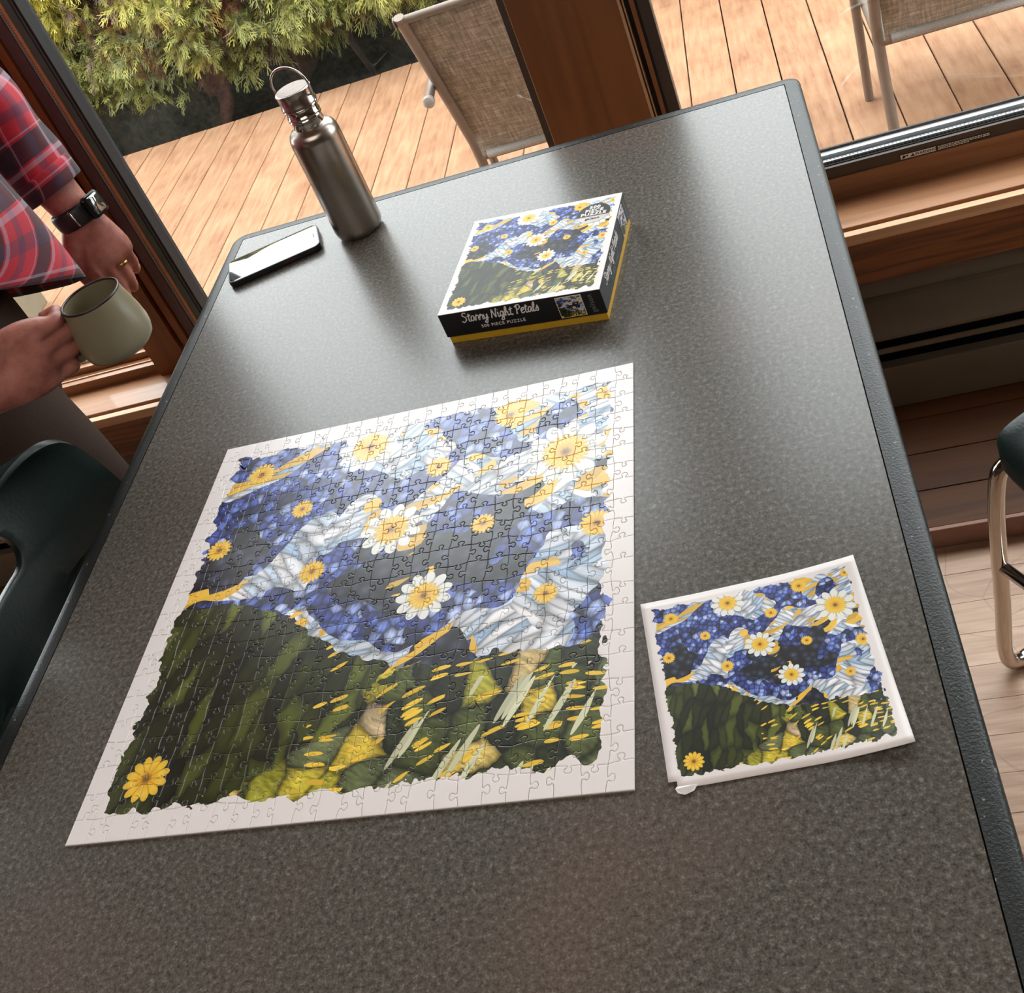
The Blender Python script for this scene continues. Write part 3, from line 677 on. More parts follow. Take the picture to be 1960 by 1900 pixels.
def print_mat(name, rough, spec=.5, coat=0.0, bump=0.0, coatr=.1):
    def f(n, b):
        uv = n.new('ShaderNodeTexCoord').outputs['UV']; g = n.new('ShaderNodeGroup'); g.node_tree = CG; n.put(g.inputs[0], uv)
        n.put(b.inputs['Base Color'], g.outputs[0]); n.put(b.inputs['Roughness'], rough); n.put(b.inputs['Specular IOR Level'], spec)
        n.put(b.inputs['Coat Weight'], coat); n.put(b.inputs['Coat Roughness'], coatr)
        if bump:
            a, _ = n.noise(uv, 900, 2, .6); n.put(b.inputs['Normal'], n.bump(a, bump, .0004))
    return mat(name, f)
M_PUZ = print_mat('printed_puzzle_card', .33, .5, .45, .12, .22)
M_PSIDE = simple('grey_card_edge', srgb(176, 166, 156), .8, 0, .1, 300)
M_PBOT = M_PSIDE

# ------------------------------------------------------------------ jigsaw: 25 x 20 interlocking pieces
PA = -.0179
PZ = empty('jigsaw_puzzle', (.0, .0, 0), 0); tag(PZ, 'finished square jigsaw puzzle with a petal and leaf picture and white margin', 'puzzle')
pc3 = [Vector((.0121, .5074, 0)), Vector((.515, .4981, 0)), Vector((.5089, -.009, 0)), Vector((-.0018, .0005, 0))]   # far left, far right, near right, near left
PZC = sum(pc3, Vector()) / 4; PZ.location = PZC
def pz(u, v): return (pc3[3] * (1 - u) + pc3[2] * u) * (1 - v) + (pc3[0] * (1 - u) + pc3[1] * u) * v - PZC
NX, NY = 25, 20
rp = random.Random(11)
gp = [[(i / NX + (rp.uniform(-.004, .004) if 0 < i < NX else 0), j / NY + (rp.uniform(-.005, .005) if 0 < j < NY else 0)) for i in range(NX + 1)] for j in range(NY + 1)]
def knob(a, b_, sgn):
    """edge from a to b with an interlocking tab to the left (sgn 1) or right"""
    (ax, ay), (bx, by) = a, b_; dx, dy = bx - ax, by - ay; L = .0222 / .506
    c = .5 + rp.uniform(-.07, .07); w = rp.uniform(.90, 1.1); sk = rp.uniform(-.05, .05); bow = rp.uniform(-.02, .05)
    hh = L * rp.uniform(.92, 1.1)
    prof = [(.5 * c, bow), (c - .075 * w, .02), (c - .07 * w + sk * .5, .09), (c - .135 * w + sk, .165), (c - .12 * w + sk, .25), (c - .04 * w + sk, .295), (c + .045 * w + sk, .295), (c + .125 * w + sk, .25), (c + .135 * w + sk, .165), (c + .07 * w + sk * .5, .09), (c + .075 * w, .02), ((1 + c) / 2, bow)]
    ll = math.hypot(dx, dy); nx, ny = -dy / ll * sgn, dx / ll * sgn
    return [(ax, ay)] + [(ax + dx * s + nx * h * hh, ay + dy * s + ny * h * hh) for s, h in prof]
hor = [[None] * NX for _ in range(NY + 1)]; ver = [[None] * NY for _ in range(NX + 1)]
for j in range(NY + 1):
    for i in range(NX):
        a, c = gp[j][i], gp[j][i + 1]
        hor[j][i] = [a] if j in (0, NY) else knob(a, c, 1 if (i + j + (rp.random() < .25)) % 2 else -1)
for i in range(NX + 1):
    for j in range(NY):
        a, c = gp[j][i], gp[j + 1][i]
        ver[i][j] = [a] if i in (0, NX) else knob(a, c, 1 if (i + j + 1 + (rp.random() < .25)) % 2 else -1)
def rev(e, end): return [end] + e[:0:-1]
def inset(P, d):
    out = []; m_ = len(P)
    for k in range(m_):
        a, c, e = P[k - 1], P[k], P[(k + 1) % m_]
        t1 = Vector((c[0] - a[0], c[1] - a[1])); t2 = Vector((e[0] - c[0], e[1] - c[1]))
        if t1.length < 1e-9: t1 = t2
        t1.normalize(); t2.normalize(); n1 = Vector((-t1.y, t1.x)); n2 = Vector((-t2.y, t2.x)); q = n1 + n2
        q = q / max(q.length_squared / 2, .8); out.append((c[0] + q.x * d, c[1] + q.y * d))
    return out
stuffv = MB(); stuffuv = []
def make_piece(i, j, as_part):
    P = hor[j][i] + ver[i + 1][j] + rev(hor[j + 1][i], gp[j + 1][i + 1]) + rev(ver[i][j], gp[j + 1][i])
    dz = rp.uniform(0, .00012)
    lay = [(inset(P, .00022), 0), (inset(P, .00022), .00145), (inset(P, .00080), .00180 + dz), (inset(P, .00165), .00190 + dz)]
    m_ = len(P); vs = []; uv = []
    for pts, z in lay:
        for (u, v) in pts: q = pz(u, v); vs.append(Vector((q.x, q.y, z + .0001))); uv.append((u, v))
    fs = []
    for l in range(3):
        for k in range(m_): fs.append((l * m_ + k, l * m_ + (k + 1) % m_, (l + 1) * m_ + (k + 1) % m_, (l + 1) * m_ + k))
    fs.append(tuple(range(3 * m_, 4 * m_))); fs.append(tuple(range(m_))[::-1])
    mi = [1] * m_ + [0] * (2 * m_) + [0, 1]
    if as_part:
        c = pz(*[(gp[j][i][k] + gp[j + 1][i + 1][k]) / 2 for k in (0, 1)])
        o = mesh_obj('puzzle_piece', [v - c for v in vs], fs, [M_PUZ, M_PSIDE], PZ, False, uv, c)
        for p, q in zip(o.data.polygons, mi): p.material_index = q
    else:
        stuffv.add(vs, fs); stuffv.mi[-len(fs):] = mi; stuffuv.extend(uv)
for j in range(NY):
    for i in range(NX): make_piece(i, j, j < 12)
o = mesh_obj('far_puzzle_pieces', stuffv.v, stuffv.f, [M_PUZ, M_PSIDE], PZ, False, stuffuv)
for p, q in zip(o.data.polygons, stuffv.mi): p.material_index = q
o['kind'] = 'stuff'

# ------------------------------------------------------------------ picture sheet that came with the puzzle
def sheet_print():
    q = [Vector((.5166, .1642, 0)), Vector((.6952, .177, 0)), Vector((.7098, -.0003, 0)), Vector((.535, -.0127, 0))]   # far left, far right, near right, near left
    c = sum(q, Vector()) / 4; n_ = 28; vs = []; uv = []; fs = []
    for j in range(n_ + 1):
        for i in range(n_ + 1):
            u, v = i / n_, j / n_; p = (q[3] * (1 - u) + q[2] * u) * (1 - v) + (q[0] * (1 - u) + q[1] * u) * v - c
            z = .0006 + .010 * max(0, (u + v - 1.62)) ** 1.6 * 2.2 + .009 * max(0, u - v - .62) ** 1.5 * 3 + .006 * max(0, v - u - .75) + .0010 * math.sin(u * PI) * math.sin(v * PI)
            z += .010 * max(0, .16 - u - v)
            vs.append((p.x, p.y, z)); uv.append((u, v))
    for j in range(n_):
        for i in range(n_):
            if i + j < 1: continue           # the dog-eared corner
            a = j * (n_ + 1) + i; fs.append((a, a + 1, a + n_ + 2, a + n_ + 1))
    r = mesh_obj('picture_sheet', vs, fs, print_mat('printed_sheet', .38, .5, .15, 0, .2), None, True, uv, c)
    tag(r, 'small square picture sheet with curled corners beside the finished jigsaw', 'print')
    md = r.modifiers.new('thickness', 'SOLIDIFY'); md.thickness = .0004; md.offset = 1
    # folded-over ear at the near left corner
    e = pz; k = lambda u, v, z: tuple((q[3] * (1 - u) + q[2] * u) * (1 - v) + (q[0] * (1 - u) + q[1] * u) * v - c + Vector((0, 0, z)))
    b = MB(); b.add([k(.034, .006, .0030), k(.120, .006, .0016), k(.100, -.018, .0010), k(.060, -.030, .0012), k(.034, -.024, .0030), k(.026, -.008, .0040)], [(0, 1, 2, 3, 4, 5)])
    o = b.build('folded_corner', simple('white_paper', srgb(236, 232, 230), .5), r); md = o.modifiers.new('t', 'SOLIDIFY'); md.thickness = .0004
sheet_print()

# ------------------------------------------------------------------ puzzle box
M_BOXK = simple('matt_black_card', (.0060, .0060, .0068), .48, 0, .15, 40, 0, .5)
M_YEL = simple('yellow_card', srgb(206, 160, 38), .5, 0, .05, 40)
M_SILV = simple('white_print', srgb(240, 232, 230), .45, 0, .05, 50)
M_GREYP = simple('grey_print', srgb(120, 118, 118), .45)
BX = empty('puzzle_box', (.4033, .7014, 0), math.radians(-8.0)); tag(BX, 'square black puzzle box with pictured lid and yellow base above the jigsaw', 'box')
hs, top = .1010, .0450
b = MB(); b.box(-hs + .0018, hs - .0018, -hs + .0018, hs - .0018, .0, .040, .0008); b.build('base_tray', M_YEL, BX)
LID = empty('lid', parent=BX)
b = MB(); b.box(-hs, hs, -hs, hs, .0108, top - .0006, .0009); sides = b.build('lid_shell', M_BOXK, LID)
def quad_print(name, w, h, mtx, m, parent, uvr=(0, 0, 1, 1)):
    o = mesh_obj(name, [(-w / 2, -h / 2, 0), (w / 2, -h / 2, 0), (w / 2, h / 2, 0), (-w / 2, h / 2, 0), (-w / 2, -h / 2, -.0005), (w / 2, -h / 2, -.0005), (w / 2, h / 2, -.0005), (-w / 2, h / 2, -.0005)],
                 [(0, 1, 2, 3), (7, 6, 5, 4), (0, 4, 5, 1), (1, 5, 6, 2), (2, 6, 7, 3), (3, 7, 4, 0)], m, parent, False, [(uvr[0], uvr[1]), (uvr[2], uvr[1]), (uvr[2], uvr[3]), (uvr[0], uvr[3])] * 2)
    o.matrix_local = mtx; return o
M_LIDP = print_mat('printed_lid', .45, .32, .0, 0, .26)
quad_print('lid_picture', 2 * hs - .0006, 2 * hs - .0006, Matrix.Translation((0, 0, top)), M_LIDP, LID, (.012, .012, .988, .988))
# badge: black half disc over a pale half disc
def halfdisc(name, r, a0, a1, m, z, c):
    vs = [(c[0] + r * math.cos(a0 + (a1 - a0) * k / 24), c[1] + r * math.sin(a0 + (a1 - a0) * k / 24), z) for k in range(25)]
    b = MB(); k = len(vs); b.add(vs + [(x, y, z - .0002) for x, y, _ in vs], [tuple(range(k)), tuple(range(k, 2 * k))[::-1]] + [(i, (i + 1) % k, k + (i + 1) % k, k + i)[::-1] for i in range(k)]); return b.build(name, m, LID)
bc = (.0690, .0640); br = .0215
halfdisc('badge_top', br, math.radians(-18), math.radians(198), M_BOXK, top + .0003, bc)
halfdisc('badge_base', br, math.radians(198), math.radians(342), simple('badge_grey', srgb(206, 198, 194), .4), top + .0003, bc)
for t_, dy, sz in (('500', .0135, .0085), ('PIECE', .0060, .0085), ('PUZZLE', -.0018, .0085)):
    text_obj('badge_lettering', t_, sz, M_SILV, LID, Matrix.Translation((bc[0], bc[1] + dy, top + .0004)), bold=.00035, spacing=1.15)
text_obj('badge_lettering', 'galison', .0065, M_BOXK, LID, Matrix.Translation((bc[0], bc[1] - .0120, top + .0004)), bold=.00015, spacing=1.05)
# brush-script title written as strokes
GL = {
 'S': ([[(.62, 1.28), (.5, 1.42), (.28, 1.42), (.12, 1.2), (.2, .95), (.5, .72), (.55, .38), (.35, .05), (.08, .02), (-.05, .22)]], .72),
 't': ([[(.28, 1.25), (.2, .6), (.2, .15), (.35, .02), (.5, .18)], [(0, .85), (.25, .92), (.5, 1.0)]], .48),
 'a': ([[(.5, .72), (.3, .82), (.08, .6), (.04, .25), (.18, .03), (.36, .2), (.5, .7), (.5, .25), (.6, .05), (.72, .2)]], .66),
 'r': ([[(.0, .3), (.12, .75), (.2, .9), (.25, .7), (.42, .72), (.45, .55), (.4, .25), (.48, .05), (.6, .18)]], .56),
 'y': ([[(.05, .8), (.06, .4), (.2, .15), (.38, .3), (.5, .8), (.48, .1), (.4, -.4), (.2, -.58), (.08, -.4), (.3, -.1), (.66, .2)]], .64),
 'N': ([[(.0, .0), (.1, .6), (.18, 1.3)], [(.18, 1.3), (.35, .7), (.6, .05)], [(.6, .05), (.66, .8), (.8, 1.42)]], .86),
 'i': ([[(.05, .6), (.1, .8), (.1, .3), (.2, .03), (.34, .2)], [(.14, 1.1), (.17, 1.16)]], .34),
 'g': ([[(.5, .75), (.28, .82), (.06, .55), (.08, .2), (.24, .08), (.42, .35), (.52, .78), (.5, .1), (.42, -.42), (.22, -.55), (.1, -.38), (.35, -.05), (.7, .25)]], .66),
 'h': ([[(.05, .4), (.3, 1.1), (.26, 1.42), (.12, 1.2), (.08, .5), (.06, .03), (.16, .5), (.34, .72), (.42, .5), (.42, .15), (.54, .03), (.66, .2)]], .62),
 'P': ([[(.12, 0), (.16, .7), (.2, 1.3)], [(-.05, 1.1), (.2, 1.38), (.55, 1.35), (.62, 1.0), (.4, .72), (.15, .66)]], .68),
 'e': ([[(.04, .35), (.3, .5), (.42, .7), (.28, .86), (.08, .6), (.08, .2), (.26, .02), (.5, .22)]], .48),
 'l': ([[(.02, .35), (.28, 1.1), (.24, 1.42), (.1, 1.15), (.08, .4), (.18, .04), (.34, .2)]], .34),
 's': ([[(.05, .25), (.25, .7), (.32, .88), (.34, .6), (.4, .3), (.26, .03), (.06, .12)]], .46), ' ': ([], .42)}
def script_text(name, s, size, mtx, m, parent):
    b = MB(); x = 0; tot = sum(GL[c][1] for c in s)
    for c in s:
        for st in GL[c][0]:
            P = catmull([((x + px - tot / 2 + py * .12) * size, (py - .45) * size, 0) for px, py in st], 5)
            w = [size * (.058 + .035 * abs(math.sin(i * .45 + x))) for i in range(len(P))]
            b.tube(P, w, 6, flat=.25, up=(0, 0, 1))
        x += GL[c][1]
    o = b.build(name, m, parent); o.matrix_local = mtx; return o
FRONT = Matrix.Translation((0, -hs - .0002, 0)) @ Matrix.Rotation(PI / 2, 4, 'X')          # local x right, y up on the near side
RIGHT = Matrix.Translation((hs + .0002, 0, 0)) @ Matrix.Rotation(PI / 2, 4, 'Z') @ Matrix.Rotation(PI / 2, 4, 'X')
for Fm in (FRONT, RIGHT):
    script_text('script_title', 'Starry Night Petals', .0092, Fm @ Matrix.Translation((-.0245, .0335, 0)), M_SILV, LID)
    text_obj('small_lettering', '500 PIECE PUZZLE', .0060, M_GREYP if Fm is RIGHT else M_SILV, LID, Fm @ Matrix.Translation((-.0245, .0200, .0001)), spacing=1.18, bold=.00005)
    quad_print('side_picture_frame', .0312, .0292, Fm @ Matrix.Translation((.0620, .0280, .0004)), M_SILV, LID)
    quad_print('side_picture', .0298, .0278, Fm @ Matrix.Translation((.0620, .0280, .0006)), M_LIDP, LID, (.08, .08, .92, .92))
    text_obj('side_lettering', 'galison', .0088, M_GREYP, LID, Fm @ Matrix.Translation((.0870, .0275, .0001)) @ Matrix.Rotation(PI / 2, 4, 'Z'), spacing=1.05)

# ------------------------------------------------------------------ steel bottle
def f_steel(n, b):
    tc = n.new('ShaderNodeTexCoord').outputs['Object']; a, _ = n.noise(n.v('MULTIPLY', tc, (1, 1, 22)), 60, 3, .6)
    n.put(b.inputs['Base Color'], n.v('SCALE', (.44, .39, .34), sc=n.mapr(a, .3, .7, .9, 1.08))); n.put(b.inputs['Metallic'], 1); n.put(b.inputs['Roughness'], .27)
    n.put(b.inputs['Anisotropic'], .55); n.put(b.inputs['Normal'], n.bump(a, .05, .0003))
M_STEEL = mat('brushed_steel', f_steel)
M_CHROME = mat('polished_steel', None, Base_Color=(.62, .58, .54, 1), Metallic=1.0, Roughness=.10)
BT = empty('water_bottle', (.1045, .9655, 0)); tag(BT, 'brushed steel water bottle with a wire loop cap standing beside the phone', 'bottle')
b = MB(); b.lathe([(.0, 0), (.024, 0), (.0305, .0012), (.0355, .0065), (.0370, .0140), (.0370, .1600), (.0362, .1680), (.0335, .1745), (.0285, .1795), (.0240, .1815), (.0232, .1825)], 64); b.build('body', M_STEEL, BT, True, 60)
b = MB(); b.lathe([(.0232, .1822), (.0232, .1925), (.0245, .1938), (.0245, .1952), (.0232, .1962), (.0232, .1972), (.0245, .1984), (.0245, .1998), (.0232, .2008), (.0232, .2095), (.0256, .2105), (.0258, .2122), (.0240, .2136), (.0, .2137)], 48); b.build('neck', M_CHROME, BT, True, 60)
b = MB(); b.lathe([(.0, .2137), (.0232, .2137), (.0262, .2142), (.0262, .2165), (.0252, .2178), (.0254, .2335), (.0262, .2342), (.0262, .2362), (.0250, .2372), (.0245, .2374), (.0, .2374)], 48); b.build('cap', mat('satin_steel', None, Base_Color=(.50, .44, .40, 1), Metallic=1.0, Roughness=.24), BT, True, 40)
b = MB(); b.lathe([(.0, .2376), (.0236, .2376), (.0238, .2380), (.0, .2381)], 48); b.build('cap_inlay', simple('bamboo_cap_inlay', srgb(150, 128, 116), .5, 0, .1, 90), BT, True, 30)
da = math.radians(-22); du = Vector((math.cos(da), math.sin(da), 0))
pts = [du * .0262 + Vector((0, 0, .2265)), du * .0292 + Vector((0, 0, .2262)), du * .0312 + Vector((0, 0, .2300))]
arc = [du * (.0325 * math.cos(t)) + Vector((0, 0, .2420 + .0275 * math.sin(t))) for t in np.linspace(0.0, PI, 15)]
loop = pts + arc + [Vector((-p.x, -p.y, p.z)) for p in pts[::-1]]
b = MB(); b.tube(catmull(loop, 4), .00165, 10); b.build('wire_loop', M_CHROME, BT, True)

# ------------------------------------------------------------------ phone
PHN = empty('phone', (-.0345, .9490, 0), math.radians(17.5)); tag(PHN, 'black smartphone lying face up beside the steel bottle', 'phone')
def slab(name, w, h, r, prof, m, parent):
    b = MB(); rings = [[Vector((x, y, z)) for x, y in rrect(-w / 2 + d, w / 2 - d, -h / 2 + d, h / 2 - d, (max(r - d, .001),) * 4, 6)] for d, z in prof]
    b.loft(rings); return b.build(name, m, parent, True, 50)
slab('case', .150, .0735, .0115, [(.002, 0), (.0005, .001), (0, .003), (0, .0085), (.0006, .0102), (.0022, .0104)], simple('black_phone_case', (.010, .010, .011), .45), PHN)
slab('screen', .1455, .069, .0095, [(.0, .0100), (.0, .01045), (.0008, .0107)], mat('dark_screen_glass', None, Base_Color=(.010, .010, .012, 1), Roughness=.06, IOR=2.1, Coat_Weight=1.0, Coat_Roughness=.04, Coat_IOR=1.9), PHN)
b = MB(); b.tube([(.0665, -.006, .0108), (.0665, .006, .0108)], .0009, 8, flat=.3); b.build('earpiece', M_LEG, PHN)
b = MB(); b.box(.014, .034, -.0374, -.0364, .004, .0072, .0005); b.build('side_button', simple('dark_red_button', srgb(70, 20, 18), .4), PHN)

# ------------------------------------------------------------------ plastic shell chairs
M_SHELL = simple('dark_green_plastic', srgb(21, 36, 35), .34, 0, .08, 200, .12, .5)
M_CHR = mat('chrome_tube', None, Base_Color=(.62, .58, .54, 1), Metallic=1.0, Roughness=.13)
def shell_chair(leg_top=(0, 0)):
    r = empty('shell_chair')           # local: faces +x, origin on the floor below the seat centre
    prof = catmull([(.214, 0, .382), (.208, 0, .404), (.175, 0, .420), (.05, 0, .424), (-.10, 0, .424), (-.17, 0, .446), (-.205, 0, .50), (-.225, 0, .60), (-.245, 0, .70), (-.262, 0, .765), (-.272, 0, .805), (-.277, 0, .830), (-.2785, 0, .840), (-.2792, 0, .8445), (-.2795, 0, .8465), (-.2796, 0, .847)], 6)
    n_, na = len(prof), 28; vs = []; fs = []
    for k, p in enumerate(prof):
        s = k / (n_ - 1); back = min(1, max(0, (p.z - .46) / .12)) if k > n_ // 2 else 0
        tb = max(0, (p.z - .715) / .132) if back else 0
        w = .218 * (1 - min(.999, tb) ** 4) ** .36 if back else .208
        if k < 14: w *= (1 - .42 * (1 - k / 14) ** 3)
        for i in range(na + 1):
            a = -1 + 2 * i / na; aa = abs(a)
            x = p.x + back * .070 * aa ** 2.2; z = p.z + (1 - back) * .018 * aa ** 3 - back * .012 * min(1, tb) * aa ** 2 - (.012 * aa ** 4 if k < 6 else 0)
            vs.append((x, w * a, z))
    for k in range(n_ - 1):
        for i in range(na): q = k * (na + 1) + i; fs.append((q, q + 1, q + na + 2, q + na + 1))
    o = mesh_obj('seat_shell', vs, fs, M_SHELL, r, True)
    md = o.modifiers.new('t', 'SOLIDIFY'); md.thickness = .008; md.offset = 0
    cb = MB(); pts = [Vector((0, y, z)) for y, z in rrect(-.082, .082, .722, .778, (.027,) * 4, 8)]
    cb.loft([[q + Vector((x, 0, 0)) for q in pts] for x in (-.45, -.10)]); c = cb.build('cutter')
    bo = o.modifiers.new('b', 'BOOLEAN'); bo.operation = 'DIFFERENCE'; bo.object = c; bo.solver = 'EXACT'
    bv = o.modifiers.new('v', 'BEVEL'); bv.width = .003; bv.segments = 2; bv.limit_method = 'ANGLE'; bv.angle_limit = math.radians(40)
    bpy.context.view_layer.update(); bake(o); bpy.data.objects.remove(c); o.data.shade_smooth()
    for sy in (-1, 1):
        y = sy * .205
        b = MB(); b.tube(catmull([(.06, sy * .12, .414), (.13, sy * .16, .410), (.190, y * .97, .392), (.212, y, .34), (.225, y, .15), (.232, y, .045), (.215, y, .012), (.16, y, .0105), (-.12, y, .0105), (-.20, y, .0105), (-.228, y, .03), (-.225, y, .09), (-.205, y * .98, .36), (-.19, y * .93, .405), (-.12, sy * .15, .412)], 6), .0105, 14); b.build('sled_leg', M_CHR, r, True)
    b = MB(); b.tube([(.221, -.205, .22), (.221, .205, .22)], .008, 12); b.build('cross_bar', M_CHR, r, True)
    b = MB(); b.tube([(-.215, -.2, .2), (-.215, .2, .2)], .008, 12); b.build('cross_bar', M_CHR, r, True)
    return r
ch = shell_chair(); ch.location = (-.008, .330, ZF + .0); tag(ch, 'dark green plastic shell chair with a handle slot, back against the left table edge', 'chair', 'shell chairs around the table')
ch2 = copy_tree(ch); ch2.location = (1.1530, .5220, ZF); ch2.rotation_euler = (0, 0, math.radians(-149.8))
tag(ch2, 'dark green plastic shell chair with chrome legs right of the table', 'chair', 'shell chairs around the table')

# beige porch post standing on the deck
PP = empty('porch_post', (-2.030, 2.795, DZ)); tag(PP, 'beige square porch post on the deck, glimpsed below the hem of the plaid shirt', 'post')
M_BB = simple('beige_post_paint', srgb(124, 118, 100), .6, 0, .05, 20)
b = MB(); b.box(-.070, .070, -.070, .070, .14, 2.45, .004); b.build('shaft', M_BB, PP)
b = MB(); b.box(-.080, .080, -.080, .080, 0, .125, .004); b.build('base', M_BB, PP)
b = MB(); b.box(-.075, .075, -.075, .075, .12, .150, .004); b.build('base_moulding', simple('pale_moulding', srgb(150, 145, 126), .5), PP)

# ------------------------------------------------------------------ person
def capsule_rings(path, rad, up=(0, 0, 1), n=20):
    """path of points; rad list of (ra, rb)"""
    P = [Vector(p) for p in path]; out = []; prev = None
    for i, p in enumerate(P):
        t = (P[min(i + 1, len(P) - 1)] - P[max(i - 1, 0)]).normalized()
        if prev is None: a = Vector(up); a = (a - t * a.dot(t)).normalized()
        else: a = (prev - t * prev.dot(t)).normalized()
        prev = a; b_ = t.cross(a); ra, rb = rad[i]
        out.append([p + a * math.cos(q * 2 * PI / n) * ra + b_ * math.sin(q * 2 * PI / n) * rb for q in range(n)])
    return out
def smooth_path(pts, rads, k=5):
    P = catmull(pts, k); R3 = catmull([(a, b_, 0) for a, b_ in rads], k); return P, [(max(q.x, .001), max(q.y, .001)) for q in R3]
PR = empty('person', (-.40, .70, ZF)); tag(PR, 'person in a red plaid shirt and brown trousers holding a mug by the window', 'person')
PO = Vector((-.40, .70, ZF))
def f_skin(n, b):
    tc = n.new('ShaderNodeTexCoord').outputs['Object']; a, _ = n.noise(tc, 30, 4, .6); f_, _ = n.noise(tc, 340, 3, .6); w_, _ = n.noise(n.v('MULTIPLY', tc, (1, 1, 1)), 90, 3, .7)
    c = n.ramp(a, [(.3, srgb(134, 76, 64)), (.5, srgb(166, 102, 88)), (.7, srgb(184, 122, 108))])
    # small dark tattoo on the back of the far hand
    p = n.v('SUBTRACT', tc, (.1020, .2630, .8330)); x, y, z = n.xyz(p)
    dl = n.m('ADD', n.m('MULTIPLY', n.m('ABSOLUTE', n.m('ADD', n.m('MULTIPLY', z, 1.0), n.m('MULTIPLY', x, 0.5))), .45), n.m('ABSOLUTE', n.m('ADD', n.m('MULTIPLY', y, 1.0), n.m('MULTIPLY', z, .35))))
    t = n.m('MULTIPLY', n.mapr(n.m('ADD', n.v('LENGTH', p), n.m('MULTIPLY', w_, .004)), .010, .013, .75, 0), n.mapr(dl, .0032, .0052, 1, 0))
    c = n.mix(t, c, srgb(58, 60, 54))
    n.put(b.inputs['Base Color'], c); n.put(b.inputs['Roughness'], .48); n.put(b.inputs['Subsurface Weight'], .06); n.put(b.inputs['Subsurface Radius'], (.010, .004, .002)); n.put(b.inputs['Subsurface Scale'], .3)
    n.put(b.inputs['Normal'], n.bump(n.m('ADD', f_, w_), .25, .0010))
M_SKIN = mat('skin', f_skin)
Z = lambda x, y, z: Vector((x, y, z))
# joints, in table-top coordinates
hipR, kneeR, ankR = Z(-.41, .655, .12), Z(-.355, .675, -.27), Z(-.39, .69, -.665)
hipL, kneeL, ankL = Z(-.52, .79, .12), Z(-.56, .82, -.27), Z(-.58, .84, -.665)
shR, elR, wrR = Z(-.475, .55, .62), Z(-.42, .400, .325), Z(-.226, .488, .170)
shL, elL, wrL = Z(-.555, .91, .62), Z(-.370, 1.005, .345), Z(-.3125, .980, .147)
face = Vector((.83, .55, 0)).normalized()
bodyb = MB()
def limb(pts, rads, up=(0, 0, 1), k=5, n=20): P, R_ = smooth_path(pts, rads, k); bodyb.loft(capsule_rings(P, R_, up, n))
# trunk, neck, head
tc0 = Z(-.455, .725, 0)
limb([tc0 + Z(0, 0, z) + face * f for z, f in ((.02, 0), (.10, .0), (.22, .0), (.36, .0), (.50, -.005), (.60, -.02), (.66, -.03), (.71, -.03))],
     [(.09, .15), (.10, .165), (.095, .150), (.105, .165), (.110, .180), (.085, .150), (.055, .075), (.052, .056)], face, 4, 28)
limb([tc0 + Z(0, 0, z) - face * .03 + face * f for z, f in ((.68, 0), (.76, .01), (.80, .03), (.86, .035), (.93, .03), (.98, .02), (1.005, .01))],
     [(.054, .055), (.056, .056), (.078, .064), (.094, .075), (.095, .077), (.070, .060), (.02, .02)], face, 4, 24)
hd = tc0 - face * .03
sd = Vector((-face.y, face.x, 0))
limb([hd + face * .115 + Z(0, 0, .885), hd + face * .140 + Z(0, 0, .858), hd + face * .120 + Z(0, 0, .843)], [(.008, .008), (.013, .014), (.008, .012)], face, 3, 10)  # nose
for s_ in (-1, 1): limb([hd + face * .02 + sd * s_ * .070 + Z(0, 0, .84), hd + face * .01 + sd * s_ * .086 + Z(0, 0, .87), hd + face * .02 + sd * s_ * .074 + Z(0, 0, .895)], [(.012, .005), (.020, .006), (.012, .005)], face, 3, 10)
for h, kn, an in ((hipR, kneeR, ankR), (hipL, kneeL, ankL)):
    limb([h, h.lerp(kn, .5), kn, kn.lerp(an, .4), an], [(.088, .088), (.075, .078), (.056, .056), (.054, .054), (.036, .036)], face)
    limb([an - face * .05 + Z(0, 0, -.02), an + face * .03 + Z(0, 0, -.035), an + face * .14 + Z(0, 0, -.052)], [(.030, .032), (.034, .040), (.018, .040)], (0, 0, 1))
# arms
def arm(sh, el, wr, upv):
    limb([sh, sh.lerp(el, .5), el], [(.058, .058), (.048, .048), (.042, .042)], upv)
    limb([el, el.lerp(wr, .35), el.lerp(wr, .75), wr], [(.042, .042), (.043, .040), (.033, .029), (.029, .022)], upv)
mR = Vector((.74, .67, -.02)).normalized(); nR = Vector((-.67, .74, 0)).normalized()      # mug hand: along the knuckles, palm side
arm(shR, elR, wrR, (0, 0, 1))
up = Z(0, 0, 1)
# palm of the mug hand: thin across nR, tall in z
limb([wrR, wrR + mR * .03 + nR * .0, wrR + mR * .06, wrR + mR * .086, wrR + mR * .094], [(.027, .021), (.035, .0185), (.0415, .0165), (.0400, .0140), (.030, .008)], up, 4)
knuck = []
for i, (dz, l1, l2, l3, r0) in enumerate(((.0300, .041, .024, .020, .0098), (.0105, .045, .027, .021, .0102), (-.0095, .042, .025, .020, .0098), (-.0290, .033, .020, .017, .0088))):
    k0 = wrR + mR * (.083 - (.002, 0, .003, .008)[i]) + up * dz - nR * .002
    d1 = (mR * .97 + nR * (.12 + .03 * i) + up * (.02 - .035 * i)).normalized(); d2 = (nR * .93 + mR * .30).normalized(); d3 = (nR * .35 - mR * .93).normalized()
    a = k0 + d1 * l1; c = a + d2 * l2; e = c + d3 * l3
    limb([k0 - mR * .03, k0, k0 + d1 * l1 * .5, a, a.lerp(c, .55), c, e], [(.009, .009), (r0 * 1.12, r0 * 1.1), (r0 * .98, r0 * .98), (r0 * 1.06, r0 * 1.06), (r0 * .93, r0 * .93), (r0 * .92, r0 * .92), (r0 * .78, r0 * .78)], up, 4, 14)
